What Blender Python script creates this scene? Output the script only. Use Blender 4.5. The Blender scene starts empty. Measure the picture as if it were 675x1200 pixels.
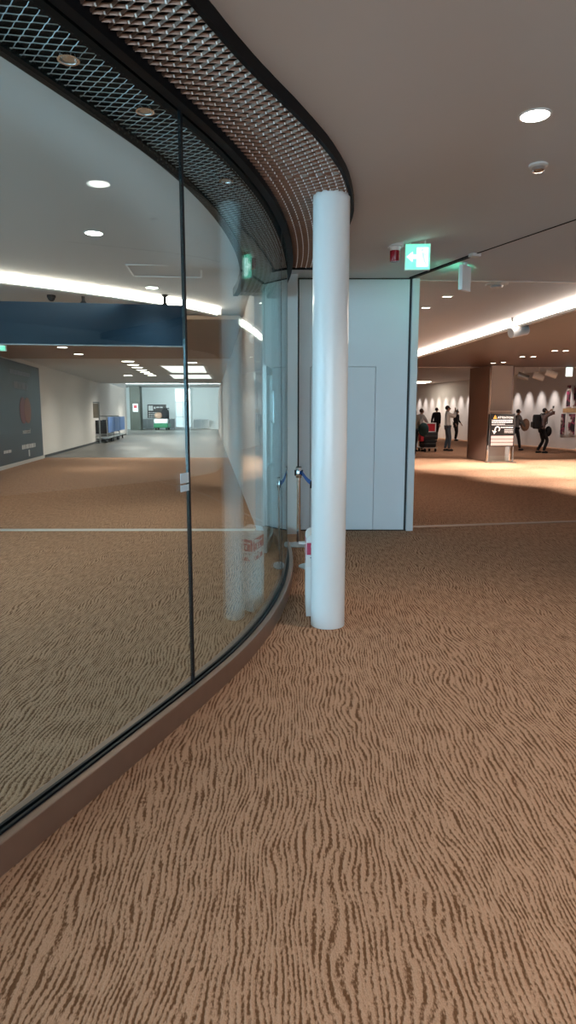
import bpy, bmesh, math, random
import numpy as np
from mathutils import Vector, Matrix

random.seed(7)
SC = bpy.context.scene
COL = SC.collection
PI = math.pi

# ------------------------------------------------------------------ camera
CAM_H, PITCH, FPX = 1.5, math.radians(8.6), 760.0
cam_d = bpy.data.cameras.new('camera')
cam_d.sensor_fit = 'VERTICAL'
cam_d.sensor_height = 36.0
cam_d.sensor_width = 20.25
cam_d.lens = FPX / 1200 * 36
cam_d.clip_start, cam_d.clip_end = 0.05, 300
cam = bpy.data.objects.new('camera', cam_d)
COL.objects.link(cam)
cam.location = (0, 0, CAM_H)
cam.rotation_euler = (PI / 2 - PITCH, 0, 0)
SC.camera = cam

# ------------------------------------------------------------------ world and exposure
w = bpy.data.worlds.new('world')
SC.world = w
w.use_nodes = True
w.node_tree.nodes['Background'].inputs[0].default_value = (0.85, 0.92, 1.0, 1)
w.node_tree.nodes['Background'].inputs[1].default_value = 0.25
SC.view_settings.view_transform = 'Standard'
SC.view_settings.look = 'None'
SC.view_settings.gamma = 1
SC.view_settings.exposure = 1.4

WARM = (1.0, 0.80, 0.62)
NEUT = (1.0, 0.93, 0.86)


def spot(name, loc, power, color=WARM, size=110, blend=1.0, radius=0.06, target=None):
    d = bpy.data.lights.new(name, 'SPOT')
    d.energy, d.color, d.spot_size, d.spot_blend, d.shadow_soft_size = power, color, math.radians(size), blend, radius
    o = bpy.data.objects.new(name, d)
    COL.objects.link(o)
    o.location = loc
    if target is not None:
        o.rotation_euler = (Vector(target) - Vector(loc)).to_track_quat('-Z', 'Y').to_euler()
    return o


# ------------------------------------------------------------------ helpers: photograph pixel -> point of the place
def ray(px, py):
    x, y = (px - 337.5) / FPX, -(py - 600) / FPX
    c, s = math.cos(PITCH), math.sin(PITCH)
    return Vector((x, c + y * s, -s + y * c))


def at_z(px, py, z=0.0):
    r = ray(px, py)
    t = (z - CAM_H) / r.z
    return Vector((r.x * t, r.y * t, z))


def at_d(px, py, d):
    r = ray(px, py)
    t = d / r.y
    return Vector((r.x * t, d, CAM_H + r.z * t))


def srgb(r, g, b):
    f = lambda c: (c / 255 / 12.92) if c <= 10 else ((c / 255 + 0.055) / 1.055) ** 2.4
    return (f(r), f(g), f(b), 1)


# ------------------------------------------------------------------ materials
def mat(name, color, rough=0.6, metal=0.0, emit=0.0, ecol=None, noise=0.0, nscale=20, spec=0.5, bump=0.0, coat=0.0):
    m = bpy.data.materials.new(name)
    m.use_nodes = True
    nt = m.node_tree
    b = nt.nodes['Principled BSDF']
    b.inputs['Base Color'].default_value = color
    b.inputs['Roughness'].default_value = rough
    b.inputs['Metallic'].default_value = metal
    b.inputs['Specular IOR Level'].default_value = spec
    b.inputs['Coat Weight'].default_value = coat
    if emit:
        b.inputs['Emission Color'].default_value = ecol or color
        b.inputs['Emission Strength'].default_value = emit
    if noise or bump:
        tc = nt.nodes.new('ShaderNodeTexCoord')
        n = nt.nodes.new('ShaderNodeTexNoise')
        n.inputs['Scale'].default_value = nscale
        n.inputs['Detail'].default_value = 4
        nt.links.new(tc.outputs['Object'], n.inputs['Vector'])
        if noise:
            mx = nt.nodes.new('ShaderNodeMix')
            mx.data_type = 'RGBA'
            mx.inputs[6].default_value = tuple(c * (1 - noise) for c in color[:3]) + (1,)
            mx.inputs[7].default_value = tuple(min(1, c * (1 + noise)) for c in color[:3]) + (1,)
            nt.links.new(n.outputs['Fac'], mx.inputs[0])
            nt.links.new(mx.outputs[2], b.inputs['Base Color'])
        if bump:
            bp = nt.nodes.new('ShaderNodeBump')
            bp.inputs['Strength'].default_value = bump
            bp.inputs['Distance'].default_value = 0.01
            nt.links.new(n.outputs['Fac'], bp.inputs['Height'])
            nt.links.new(bp.outputs['Normal'], b.inputs['Normal'])
    return m


def carpet_mat():
    m = bpy.data.materials.new('carpet')
    m.use_nodes = True
    nt = m.node_tree
    L = nt.links.new
    N = nt.nodes.new
    b = nt.nodes['Principled BSDF']
    b.inputs['Roughness'].default_value = 0.9
    b.inputs['Specular IOR Level'].default_value = 0.15
    tc = N('ShaderNodeTexCoord')
    # warp the cross direction so that the grain lines wander
    mp1 = N('ShaderNodeMapping')
    mp1.inputs['Scale'].default_value = (1.9, 0.9, 1)
    L(tc.outputs['Object'], mp1.inputs['Vector'])
    n1 = N('ShaderNodeTexNoise')
    n1.inputs['Scale'].default_value = 1.0
    n1.inputs['Detail'].default_value = 2.0
    L(mp1.outputs[0], n1.inputs['Vector'])
    mp2 = N('ShaderNodeMapping')
    mp2.inputs['Scale'].default_value = (9, 4.5, 1)
    L(tc.outputs['Object'], mp2.inputs['Vector'])
    n2 = N('ShaderNodeTexNoise')
    n2.inputs['Scale'].default_value = 1.0
    n2.inputs['Detail'].default_value = 2.0
    L(mp2.outputs[0], n2.inputs['Vector'])
    sx = N('ShaderNodeSeparateXYZ')
    L(tc.outputs['Object'], sx.inputs[0])

    def math_(op, a, b_=None, c=None):
        n = N('ShaderNodeMath')
        n.operation = op
        for i, v in enumerate((a, b_, c)):
            if v is None:
                continue
            if isinstance(v, (int, float)):
                n.inputs[i].default_value = v
            else:
                L(v, n.inputs[i])
        return n.outputs[0]
    xw = math_('MULTIPLY_ADD', n1.outputs['Fac'], 0.30, sx.outputs['X'])
    xw = math_('MULTIPLY_ADD', n2.outputs['Fac'], 0.042, xw)
    ph = math_('MULTIPLY', xw, 2 * PI / 0.019)
    sn = math_('SINE', ph)
    # streaks that break the lines up
    mp3 = N('ShaderNodeMapping')
    mp3.inputs['Scale'].default_value = (58, 7, 1)
    L(tc.outputs['Object'], mp3.inputs['Vector'])
    n3 = N('ShaderNodeTexNoise')
    n3.inputs['Scale'].default_value = 1.0
    n3.inputs['Detail'].default_value = 3.0
    L(mp3.outputs[0], n3.inputs['Vector'])
    nn = math_('SUBTRACT', n3.outputs['Fac'], 0.5)
    mp5 = N('ShaderNodeMapping')
    mp5.inputs['Scale'].default_value = (170, 70, 1)
    L(tc.outputs['Object'], mp5.inputs['Vector'])
    n5 = N('ShaderNodeTexNoise')
    n5.inputs['Scale'].default_value = 1.0
    n5.inputs['Detail'].default_value = 2.0
    L(mp5.outputs[0], n5.inputs['Vector'])
    nn = math_('MULTIPLY_ADD', math_('SUBTRACT', n5.outputs['Fac'], 0.5), 0.85, nn)
    h = math_('MULTIPLY_ADD', nn, 4.0, math_('MULTIPLY', sn, 0.72))
    cr = N('ShaderNodeValToRGB')
    cr.color_ramp.elements[0].position = 0.22
    cr.color_ramp.elements[0].color = CARPET_DARK
    cr.color_ramp.elements[1].position = 0.58
    cr.color_ramp.elements[1].color = CARPET_LIGHT
    hh = math_('MULTIPLY_ADD', h, 0.4, 0.55)
    L(hh, cr.inputs['Fac'])
    # fine tuft grain
    n4 = N('ShaderNodeTexNoise')
    n4.inputs['Scale'].default_value = 260
    n4.inputs['Detail'].default_value = 2
    L(tc.outputs['Object'], n4.inputs['Vector'])
    mx = N('ShaderNodeMix')
    mx.data_type = 'RGBA'
    mx.blend_type = 'MULTIPLY'
    mx.inputs[0].default_value = 0.5
    cr2 = N('ShaderNodeValToRGB')
    cr2.color_ramp.elements[0].position = 0.3
    cr2.color_ramp.elements[0].color = (0.55, 0.55, 0.55, 1)
    cr2.color_ramp.elements[1].position = 0.65
    cr2.color_ramp.elements[1].color = (1, 1, 1, 1)
    L(n4.outputs['Fac'], cr2.inputs['Fac'])
    L(cr.outputs['Color'], mx.inputs[6])
    L(cr2.outputs['Color'], mx.inputs[7])
    L(mx.outputs[2], b.inputs['Base Color'])
    bp = N('ShaderNodeBump')
    bp.inputs['Strength'].default_value = 0.5
    bp.inputs['Distance'].default_value = 0.006
    L(hh, bp.inputs['Height'])
    L(bp.outputs['Normal'], b.inputs['Normal'])
    return m


def glass_mat(name='glass', tint=(0.865, 0.93, 0.925), rough=0.0):
    """clear sheet: lets light straight through, mirrors with a Schlick Fresnel on each face"""
    m = bpy.data.materials.new(name)
    m.use_nodes = True
    nt = m.node_tree
    nt.nodes.remove(nt.nodes['Principled BSDF'])
    out = nt.nodes['Material Output']
    N, L = nt.nodes.new, nt.links.new
    g = N('ShaderNodeNewGeometry')
    d = N('ShaderNodeVectorMath')
    d.operation = 'DOT_PRODUCT'
    L(g.outputs['Incoming'], d.inputs[0])
    L(g.outputs['Normal'], d.inputs[1])

    def math_(op, a, b_=None):
        n = N('ShaderNodeMath')
        n.operation = op
        for i, v in enumerate((a, b_)):
            if v is None:
                continue
            if isinstance(v, (int, float)):
                n.inputs[i].default_value = v
            else:
                L(v, n.inputs[i])
        return n.outputs[0]
    c = math_('ABSOLUTE', d.outputs['Value'])
    f = math_('POWER', math_('SUBTRACT', 1.0, c), 5.0)
    f = math_('ADD', math_('MULTIPLY', f, 0.96), 0.04)
    t = N('ShaderNodeBsdfTransparent')
    t.inputs[0].default_value = tint + (1,)
    gl = N('ShaderNodeBsdfGlossy')
    gl.inputs['Color'].default_value = (0.70, 0.80, 0.81, 1)
    gl.inputs['Roughness'].default_value = rough
    mx = N('ShaderNodeMixShader')
    L(f, mx.inputs[0])
    L(t.outputs[0], mx.inputs[1])
    L(gl.outputs[0], mx.inputs[2])
    L(mx.outputs[0], out.inputs['Surface'])
    return m


def emit_mat(name, color, strength):
    m = bpy.data.materials.new(name)
    m.use_nodes = True
    nt = m.node_tree
    b = nt.nodes['Principled BSDF']
    b.inputs['Base Color'].default_value = (0.8, 0.8, 0.8, 1)
    b.inputs['Emission Color'].default_value = tuple(color[:3]) + (1,)
    b.inputs['Emission Strength'].default_value = strength
    return m


CARPET_DARK = (0.175, 0.079, 0.036, 1)
CARPET_LIGHT = (0.56, 0.322, 0.20, 1)
M = {}
M['carpet'] = carpet_mat()
M['grey_floor'] = mat('grey_floor', (0.13, 0.115, 0.10, 1), 0.35, noise=0.12, nscale=3)
M['ceiling'] = mat('ceiling_paint', (0.57, 0.56, 0.555, 1), 0.85, noise=0.02, nscale=2)
M['brown_ceiling'] = mat('brown_ceiling_panel', (0.045, 0.020, 0.013, 1), 0.45, noise=0.2, nscale=4)
M['wall'] = mat('white_wall', (0.68, 0.66, 0.64, 1), 0.7, noise=0.02, nscale=2)
M['wall_pale'] = mat('pale_wall_panel', (0.84, 0.875, 0.92, 1), 0.5, noise=0.015, nscale=3)
M['corridor_wall'] = mat('corridor_wall', (0.74, 0.68, 0.64, 1), 0.7, noise=0.04, nscale=1.5)
M['column'] = mat('column_paint', (0.78, 0.80, 0.81, 1), 0.32, coat=0.3, noise=0.01, nscale=4)
M['bronze'] = mat('bronze_metal', (0.34, 0.235, 0.185, 1), 0.42, 0.75, noise=0.10, nscale=14)
M['black'] = mat('black_paint', (0.006, 0.0065, 0.008, 1), 0.6, spec=0.15, noise=0.1)
M['rubber'] = mat('black_rubber', (0.006, 0.008, 0.011, 1), 0.4, spec=0.25, noise=0.1)
M['silver'] = mat('brushed_steel', (0.62, 0.62, 0.62, 1), 0.28, 1.0, noise=0.06, nscale=30)
M['chrome'] = mat('polished_chrome', (0.78, 0.78, 0.79, 1), 0.12, 1.0, noise=0.02, nscale=10)
M['mesh_warm'] = mat('mesh_aluminium_tinted', (0.25, 0.165, 0.13, 1), 0.42, 0.6, noise=0.10, nscale=8)  # brown carpet reflection put into the metal's base colour
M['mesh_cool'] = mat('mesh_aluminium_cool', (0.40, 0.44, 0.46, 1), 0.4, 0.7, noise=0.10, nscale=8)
M['mesh_knot'] = mat('mesh_knot_glint', (0.90, 0.93, 0.96, 1), 0.3, 0.4, noise=0.04, nscale=8)  # daylight glint put into the pale colour of the knots
M['glass'] = glass_mat()
M['glass_clear'] = glass_mat('clear_glass', (0.9, 0.95, 0.95))
M['strip'] = mat('threshold_metal', (0.72, 0.66, 0.58, 1), 0.35, 0.7, noise=0.05, nscale=10)
M['white'] = mat('white_plastic', (0.78, 0.79, 0.79, 1), 0.4, noise=0.01, nscale=5)
M['offwhite'] = mat('offwhite_plastic', (0.62, 0.60, 0.57, 1), 0.5, noise=0.02, nscale=5)
M['red'] = mat('red_print', (0.55, 0.03, 0.05, 1), 0.5, noise=0.05, nscale=9)
M['magenta'] = mat('crimson_print', (0.50, 0.035, 0.10, 1), 0.5, noise=0.05, nscale=9)
M['blue_sign'] = mat('blue_sign_panel', (0.003, 0.020, 0.042, 1), 0.5, spec=0.2, noise=0.12, nscale=1.2)
M['belt'] = mat('blue_belt', (0.02, 0.10, 0.34, 1), 0.7, noise=0.05, nscale=40)
M['cove'] = emit_mat('cove_light', (1.0, 0.86, 0.75), 5.5)
M['cove_left'] = emit_mat('cove_light_left', (1.0, 0.84, 0.70), 6.5)
M['lamp'] = emit_mat('lamp_diffuser', (1.0, 0.92, 0.82), 8.0)
M['lamp_small'] = emit_mat('lamp_small', (1.0, 0.88, 0.72), 4.0)
M['sky_panel'] = emit_mat('skylight', (1.0, 0.97, 0.92), 0.55)
M['grid_panel'] = emit_mat('luminous_panel', (0.92, 0.97, 1.0), 0.55)
M['daylight'] = emit_mat('fill_daylit_pane', (0.62, 0.85, 1.0), 2.7)  # glow of the unseen panes added behind the viewer
M['daylight_left'] = emit_mat('daylit_pane_left', (0.40, 0.75, 1.0), 2.8)
M['far_window'] = emit_mat('far_daylit_pane', (0.70, 0.95, 1.0), 1.0)
M['exit_green'] = emit_mat('exit_green', (0.02, 0.62, 0.36), 0.55)
M['exit_white'] = emit_mat('exit_white', (0.72, 1.0, 0.90), 0.8)
M['exit_man'] = emit_mat('exit_man_green', (0.25, 0.8, 0.6), 0.6)
M['grey_metal'] = mat('grey_metal', (0.30, 0.31, 0.32, 1), 0.4, 0.7, noise=0.05, nscale=10)
M['dark_line'] = mat('shadow_gap', (0.05, 0.05, 0.055, 1), 0.7)
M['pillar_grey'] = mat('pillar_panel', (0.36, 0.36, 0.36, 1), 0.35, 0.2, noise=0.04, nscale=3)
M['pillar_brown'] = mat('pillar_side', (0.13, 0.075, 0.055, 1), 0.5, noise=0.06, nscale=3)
M['pillar_green'] = mat('olive_pillar', (0.050, 0.055, 0.040, 1), 0.5, noise=0.4, nscale=2)
M['paper'] = mat('white_print', (0.75, 0.73, 0.72, 1), 0.6, noise=0.02, nscale=30)
M['pink'] = mat('pale_pink_print', (0.70, 0.52, 0.50, 1), 0.6, noise=0.03, nscale=20)
M['orange'] = mat('orange_print', (0.70, 0.32, 0.05, 1), 0.6, noise=0.05, nscale=20)
M['board_black'] = mat('black_board', (0.012, 0.011, 0.011, 1), 0.4, noise=0.1, nscale=4)
M['skin'] = mat('skin', (0.42, 0.25, 0.17, 1), 0.6, noise=0.05, nscale=20)
M['hair'] = mat('dark_hair', (0.012, 0.009, 0.008, 1), 0.6, noise=0.2, nscale=60)
M['hair_brown'] = mat('brown_hair', (0.07, 0.03, 0.018, 1), 0.6, noise=0.2, nscale=60)
M['cloth_black'] = mat('black_cloth', (0.012, 0.012, 0.014, 1), 0.9, noise=0.2, nscale=30)
M['cloth_dark'] = mat('charcoal_cloth', (0.03, 0.03, 0.033, 1), 0.9, noise=0.2, nscale=30)
M['cloth_white'] = mat('white_shirt', (0.72, 0.70, 0.66, 1), 0.9, noise=0.06, nscale=15)
M['cloth_grey'] = mat('grey_cloth', (0.20, 0.19, 0.18, 1), 0.9, noise=0.1, nscale=20)
M['cloth_pale'] = mat('pale_grey_cloth', (0.38, 0.38, 0.36, 1), 0.9, noise=0.1, nscale=20)
M['cloth_khaki'] = mat('khaki_cloth', (0.17, 0.14, 0.10, 1), 0.9, noise=0.1, nscale=20)
M['cloth_teal'] = mat('dark_teal_cloth', (0.015, 0.05, 0.055, 1), 0.9, noise=0.1, nscale=20)
M['cloth_plum'] = mat('dusty_mauve_cloth', (0.16, 0.11, 0.105, 1), 0.9, noise=0.1, nscale=20)
M['jeans'] = mat('blue_grey_jeans', (0.075, 0.095, 0.12, 1), 0.9, noise=0.15, nscale=25)
M['redbag'] = mat('red_bag', (0.50, 0.02, 0.035, 1), 0.6, noise=0.06, nscale=15)
M['cart_blue'] = mat('cart_blue_panel', (0.07, 0.16, 0.42, 1), 0.45, noise=0.3, nscale=3)
M['kart_green'] = mat('kart_green', (0.02, 0.17, 0.075, 1), 0.4, noise=0.1, nscale=5)
M['basket'] = mat('tan_bag', (0.42, 0.26, 0.18, 1), 0.8, noise=0.1, nscale=15)


# ------------------------------------------------------------------ mesh building
class MB:
    def __init__(s):
        s.v, s.f, s.m = [], [], []

    def quad(s, pts, mi=0):
        n = len(s.v)
        s.v += [tuple(p) for p in pts]
        s.f.append(tuple(range(n, n + len(pts))))
        s.m.append(mi)

    def _hex(s, p, mi=0):
        n = len(s.v)
        s.v += [tuple(q) for q in p]
        for a in ((3, 2, 1, 0), (4, 5, 6, 7), (0, 1, 5, 4), (1, 2, 6, 5), (2, 3, 7, 6), (3, 0, 4, 7)):
            s.f.append(tuple(n + i for i in a))
            s.m.append(mi)

    def box(s, x0, x1, y0, y1, z0, z1, mi=0, mtx=None):
        p = [(x0, y0, z0), (x1, y0, z0), (x1, y1, z0), (x0, y1, z0), (x0, y0, z1), (x1, y0, z1), (x1, y1, z1), (x0, y1, z1)]
        if mtx is not None:
            p = [mtx @ Vector(q) for q in p]
        s._hex(p, mi)

    def cyl(s, a, b, r0, r1=None, n=16, caps=True, mi=0):
        r1 = r0 if r1 is None else r1
        a, b = Vector(a), Vector(b)
        d = (b - a).normalized()
        u = d.orthogonal().normalized()
        w_ = d.cross(u)
        k = len(s.v)
        for c, r in ((a, r0), (b, r1)):
            for i in range(n):
                t = 2 * PI * i / n
                s.v.append(tuple(c + (u * math.cos(t) + w_ * math.sin(t)) * r))
        for i in range(n):
            j = (i + 1) % n
            s.f.append((k + i, k + j, k + n + j, k + n + i))
            s.m.append(mi)
        if caps:
            s.f.append(tuple(k + i for i in reversed(range(n))))
            s.m.append(mi)
            s.f.append(tuple(k + n + i for i in range(n)))
            s.m.append(mi)

    def lathe(s, prof, n=32, c=(0, 0, 0), mi=0, sx=1, sy=1):
        k = len(s.v)
        for r, z in prof:
            for i in range(n):
                t = 2 * PI * i / n
                s.v.append((c[0] + r * math.cos(t) * sx, c[1] + r * math.sin(t) * sy, c[2] + z))
        for q in range(len(prof) - 1):
            for i in range(n):
                j = (i + 1) % n
                s.f.append((k + q * n + i, k + q * n + j, k + (q + 1) * n + j, k + (q + 1) * n + i))
                s.m.append(mi)
        s.f.append(tuple(k + i for i in reversed(range(n))))
        s.m.append(mi)
        e = k + (len(prof) - 1) * n
        s.f.append(tuple(e + i for i in range(n)))
        s.m.append(mi)

    def ball(s, c, rx, ry, rz, n=14, m_=8, mi=0, zmin=-1.0):
        prof = []
        for i in range(m_ + 1):
            t = -PI / 2 + PI * i / m_
            if math.sin(t) >= zmin - 1e-6:
                prof.append((max(0.001, math.cos(t)), math.sin(t)))
        k = len(s.v)
        for r, z in prof:
            for i in range(n):
                t = 2 * PI * i / n
                s.v.append((c[0] + r * rx * math.cos(t), c[1] + r * ry * math.sin(t), c[2] + z * rz))
        for q in range(len(prof) - 1):
            for i in range(n):
                j = (i + 1) % n
                s.f.append((k + q * n + i, k + q * n + j, k + (q + 1) * n + j, k + (q + 1) * n + i))
                s.m.append(mi)
        s.f.append(tuple(k + i for i in reversed(range(n))))
        s.m.append(mi)
        e = k + (len(prof) - 1) * n
        s.f.append(tuple(e + i for i in range(n)))
        s.m.append(mi)

    def prism(s, pts, axis_dir, mi=0):
        """closed outline (list of 3-D points) pushed along axis_dir"""
        n = len(pts)
        k = len(s.v)
        d = Vector(axis_dir)
        s.v += [tuple(Vector(p)) for p in pts] + [tuple(Vector(p) + d) for p in pts]
        s.f.append(tuple(k + i for i in range(n)))
        s.m.append(mi)
        s.f.append(tuple(k + n + i for i in reversed(range(n))))
        s.m.append(mi)
        for i in range(n):
            j = (i + 1) % n
            s.f.append((k + j, k + i, k + n + i, k + n + j))
            s.m.append(mi)

    def tube(s, pts, r, n=8, mi=0):
        for a, b in zip(pts[:-1], pts[1:]):
            s.cyl(a, b, r, r, n, True, mi)

    def build(s, name, mats, parent=None, smooth=False, bevel=0.0, kind=None):
        me = bpy.data.meshes.new(name)
        me.from_pydata(s.v, [], s.f)
        mats = mats if isinstance(mats, (list, tuple)) else [mats]
        for q in mats:
            me.materials.append(q)
        me.polygons.foreach_set('material_index', s.m)
        bm = bmesh.new()
        bm.from_mesh(me)
        bmesh.ops.recalc_face_normals(bm, faces=bm.faces)
        bm.to_mesh(me)
        bm.free()
        if smooth:
            me.polygons.foreach_set('use_smooth', [True] * len(me.polygons))
            try:
                me.set_sharp_from_angle(angle=math.radians(40))
            except Exception:
                pass
        o = bpy.data.objects.new(name, me)
        COL.objects.link(o)
        if parent is not None:
            o.parent = parent
        if bevel:
            bv = o.modifiers.new('bevel', 'BEVEL')
            bv.width, bv.segments, bv.limit_method = bevel, 2, 'ANGLE'
        if kind:
            o['kind'] = kind
        return o


def thing(name, label, cat, loc=(0, 0, 0), rz=0.0, group=None):
    o = bpy.data.objects.new(name, None)
    o.empty_display_size = 0.1
    COL.objects.link(o)
    o.location = loc
    o.rotation_euler = (0, 0, rz)
    return tag(o, label, cat, group)


def tag(o, label, cat, group=None):
    o['label'], o['category'] = label, cat
    if group:
        o['group'] = group
    return o


def struct(name, mb, m, parent=None, smooth=False, bevel=0.0):
    o = mb.build(name, m, parent, smooth, bevel)
    if parent is None:
        o['kind'] = 'structure'
    return o


def copy_tree(o, parent=None):
    c = o.copy()
    COL.objects.link(c)
    c.parent = parent
    for ch in list(o.children):
        copy_tree(ch, c)
    return c


def text(name, body, size, m, parent, mtx, extrude=0.001, align='LEFT'):
    cu = bpy.data.curves.new(name, 'FONT')
    cu.body, cu.size, cu.extrude, cu.align_x = body, size, extrude, align
    cu.materials.append(m)
    o = bpy.data.objects.new(name, cu)
    COL.objects.link(o)
    bpy.context.view_layer.update()
    me = bpy.data.meshes.new_from_object(o.evaluated_get(bpy.context.evaluated_depsgraph_get()))
    bpy.data.objects.remove(o)
    o = bpy.data.objects.new(name, me)
    COL.objects.link(o)
    o.parent = parent
    o.matrix_local = mtx
    return o


# ------------------------------------------------------------------ plan of the place
# the glass wall is an arc of a circle
CX, CY, R = -10.17, 6.34, 10.15
WALL_Y = 8.29                # face of the white partition
CEIL = 3.15
SOF = 2.90                   # underside of the mesh soffit


# heading of the glass line (degrees from straight ahead) against the distance along the hall
_Y = np.linspace(-9.0, 9.5, 3701)
_TH = np.radians(np.interp(_Y, [-9, -4, -1, 1, 2, 3.0, 3.4, 3.83, 4.3, 4.86, 5.46, 6.0, 6.5, 7.0, 7.6, 8.3, 9.5],
                           [48, 36, 27, 23, 22, 21.2, 19.6, 15.2, 11.2, 7.2, 3.6, 0.8, -2, -5, -8.5, -13, -20]))
_X = np.concatenate([[0], np.cumsum(np.tan((_TH[1:] + _TH[:-1]) / 2) * np.diff(_Y))])
_X += -0.481 - np.interp(3.242, _Y, _X)
_S = np.concatenate([[0], np.cumsum(np.diff(_Y) / np.cos((_TH[1:] + _TH[:-1]) / 2))])
_S -= np.interp(6.34, _Y, _S)


def pol(r, deg, z=0.0):
    """point at offset r - R to the right of the glass line; deg counts along the line (R per radian)"""
    s_ = math.radians(deg) * R
    th_ = float(np.interp(s_, _S, _TH))
    t_ = r - R
    return Vector((float(np.interp(s_, _S, _X)) + t_ * math.cos(th_), float(np.interp(s_, _S, _Y)) - t_ * math.sin(th_), z))


def off_line(x, y):
    """(signed offset from the glass line, deg along it) of a point"""
    k_ = int(np.argmin((_X[::5] - x) ** 2 + (_Y[::5] - y) ** 2)) * 5
    t_ = (x - _X[k_]) * math.cos(_TH[k_]) - (y - _Y[k_]) * math.sin(_TH[k_])
    return t_, math.degrees(_S[k_] / R)


def sm(t):
    t = min(1, max(0, t))
    return t * t * (3 - 2 * t)


def w_out(deg):
    return 0.42 + 0.125 * sm((deg + 20) / 9.0) - 0.06 * sm((deg + 9) / 4.0)


W_IN = 0.40
A0, A1 = -63.0, 10.75         # arc of the glass
SOF_END = 1.3                # where the outer mesh stops

# ------------------------------------------------------------------ setting
fl = MB()
fl.quad([(-32, -8, 0), (20, -8, 0), (20, 68, 0), (-32, 68, 0)])
struct('floor', fl, M['carpet'])
fl = MB()
fl.box(-32, -0.75, 22.5, 67, 0.0005, 0.004)
struct('floor_left', fl, M['grey_floor'])

# near ceiling: flat, dipping softly to the black rim of the mesh soffit
nx, ny = 150, 130
xs = np.linspace(-16, 16, nx)
ys = np.linspace(-7.2, 21.5, ny)
cv, cf = [], []
for y in ys:
    for x in xs:
        t, a = off_line(x, y)
        t = t - w_out(a) if t > 0 else -t - W_IN
        fade = sm((a - 2) / 8) if a > 0 else 0
        z = 2.955 + 0.195 * max(sm(t / 0.95), fade)
        cv.append((x, y, z))
for j in range(ny - 1):
    for i in range(nx - 1):
        k = j * nx + i
        cf.append((k, k + nx, k + nx + 1, k + 1))
mb = MB()
mb.v, mb.f, mb.m = cv, cf, [0] * len(cf)
c_ = struct('ceiling', mb, M['ceiling'], smooth=True)
mb = MB()
mb.box(-16, 1.2, 21.5, 36, 3.15, 3.25)
struct('ceiling_left', mb, M['ceiling'])
mb = MB()
mb.box(1.2, 18, 21.5, 52, 3.42, 3.52)
mb.box(1.2, 18, 21.5, 21.6, 3.0, 3.42)
struct('ceiling_right', mb, M['ceiling'])
mb = MB()
mb.box(-34, 1.2, 36, 67, 4.05, 4.15)
mb.box(-34, 1.2, 35.9, 36.0, 3.15, 4.05)
struct('ceiling_far', mb, M['ceiling'])
# brown lowered ceilings
COVE_R = [(3.14, 21.4), (3.42, 18.3), (3.80, 13.9), (4.18, 9.4), (4.26, 8.5)]
mb = MB()
mb.prism([(x + .05, y, 3.0) for x, y in COVE_R[::-1]] + [(14.5, 21.45, 3.0), (14.5, 8.5, 3.0)][::-1][::-1], (0, 0, 0.13))
struct('ceiling_right', mb, M['brown_ceiling'])
mb = MB()
mb.prism([(-9.5, 11.2, 3.06), (-0.8, 11.2, 3.06), (-0.8, 19, 3.06), (-9.5, 19, 3.06)], (0, 0, 0.07))
struct('ceiling_left', mb, mat('tan_ceiling_panel', (0.34, 0.24, 0.17, 1), 0.6, noise=0.06, nscale=3))


def wall(name, p0, p1, z0, z1, th, m):
    """visible face p0 -> p1, thickness th to the left of that direction"""
    a, b = Vector((p0[0], p0[1], 0)), Vector((p1[0], p1[1], 0))
    d = (b - a).normalized()
    n = Vector((-d.y, d.x, 0)) * th
    q = MB()
    q.prism([a + Vector((0, 0, z0)), b + Vector((0, 0, z0)), b + n + Vector((0, 0, z0)), a + n + Vector((0, 0, z0))], (0, 0, z1 - z0))
    return struct(name, q, m)


LW0, LW1 = at_z(0, 551), at_z(148, 509.5)
ld = (LW1 - LW0).normalized()
LWs = LW0 - ld * 9.0
wall('wall_left', (LWs.x, LWs.y), (LW1.x, LW1.y), 0, 3.3, 0.2, M['corridor_wall'])
wall('wall_left', (-8.6, -7.2), (-8.6, -6.0), 0, 3.2, 0.2, M['wall'])
wall('wall_left', (-8.6, -6.0), (-8.6, 5.0), 0, 0.2, 0.2, M['wall'])
wall('wall_left', (-8.6, 5.0), (LWs.x - .2, LWs.y), 0, 3.2, 0.2, M['wall'])
wn = MB()
for k in range(8):
    y = -6.0 + k * 11.0 / 7
    wn.box(-8.72, -8.62, y - 0.03, y + 0.03, 0.2, 3.1)
for z in (0.2, 2.2, 3.04):
    wn.box(-8.71, -8.63, -6.0, 5.0, z, z + 0.06)
win3 = struct('window_3', wn, M['grey_metal'])
for k in range(7):
    p_ = MB()
    p_.box(-8.69, -8.68, -6.0 + k * 11.0 / 7 + .03, -6.0 + (k + 1) * 11.0 / 7 - .03, 0.26, 3.04)
    p_.build('pane', M['daylight_left'], win3)
bb = MB()
n_ = Vector((ld.y, -ld.x, 0))
a_, b_ = LW0 + ld * 4.9 + n_ * 0.002, LW1 + n_ * 0.002
bb.prism([a_, b_, b_ + n_ * 0.012, a_ + n_ * 0.012], (0, 0, 0.09))
struct('baseboard_left', bb, M['dark_line'])

# core wall running back along the corridor, seen through the glass
wall('wall_corridor', (-0.42, 8.46), (-5.4, 51), 0, 3.2, -0.15, M['wall'])
# right side and far right wall
RW0, RW1 = Vector((13.55, 21.5, 0)), Vector((8.3, 47.5, 0))
wall('wall_right', (9.0, -7.0), (9.0, 13.5), 0, 3.2, -0.2, M['wall'])
wall('wall_right', (9.0, 13.5), (13.55, 21.5), 0, 3.2, -0.2, M['wall'])
wall('wall_right', (RW0.x, RW0.y), (RW1.x, RW1.y), 0, 3.5, -0.2, M['wall'])
wall('wall_right', (1.62, 8.46), (2.0, 50), 0, 3.5, 0.15, M['wall'])
wall('wall_far', (1.6, 47.5), (8.6, 47.5), 0, 3.5, 0.2, M['wall'])
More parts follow.
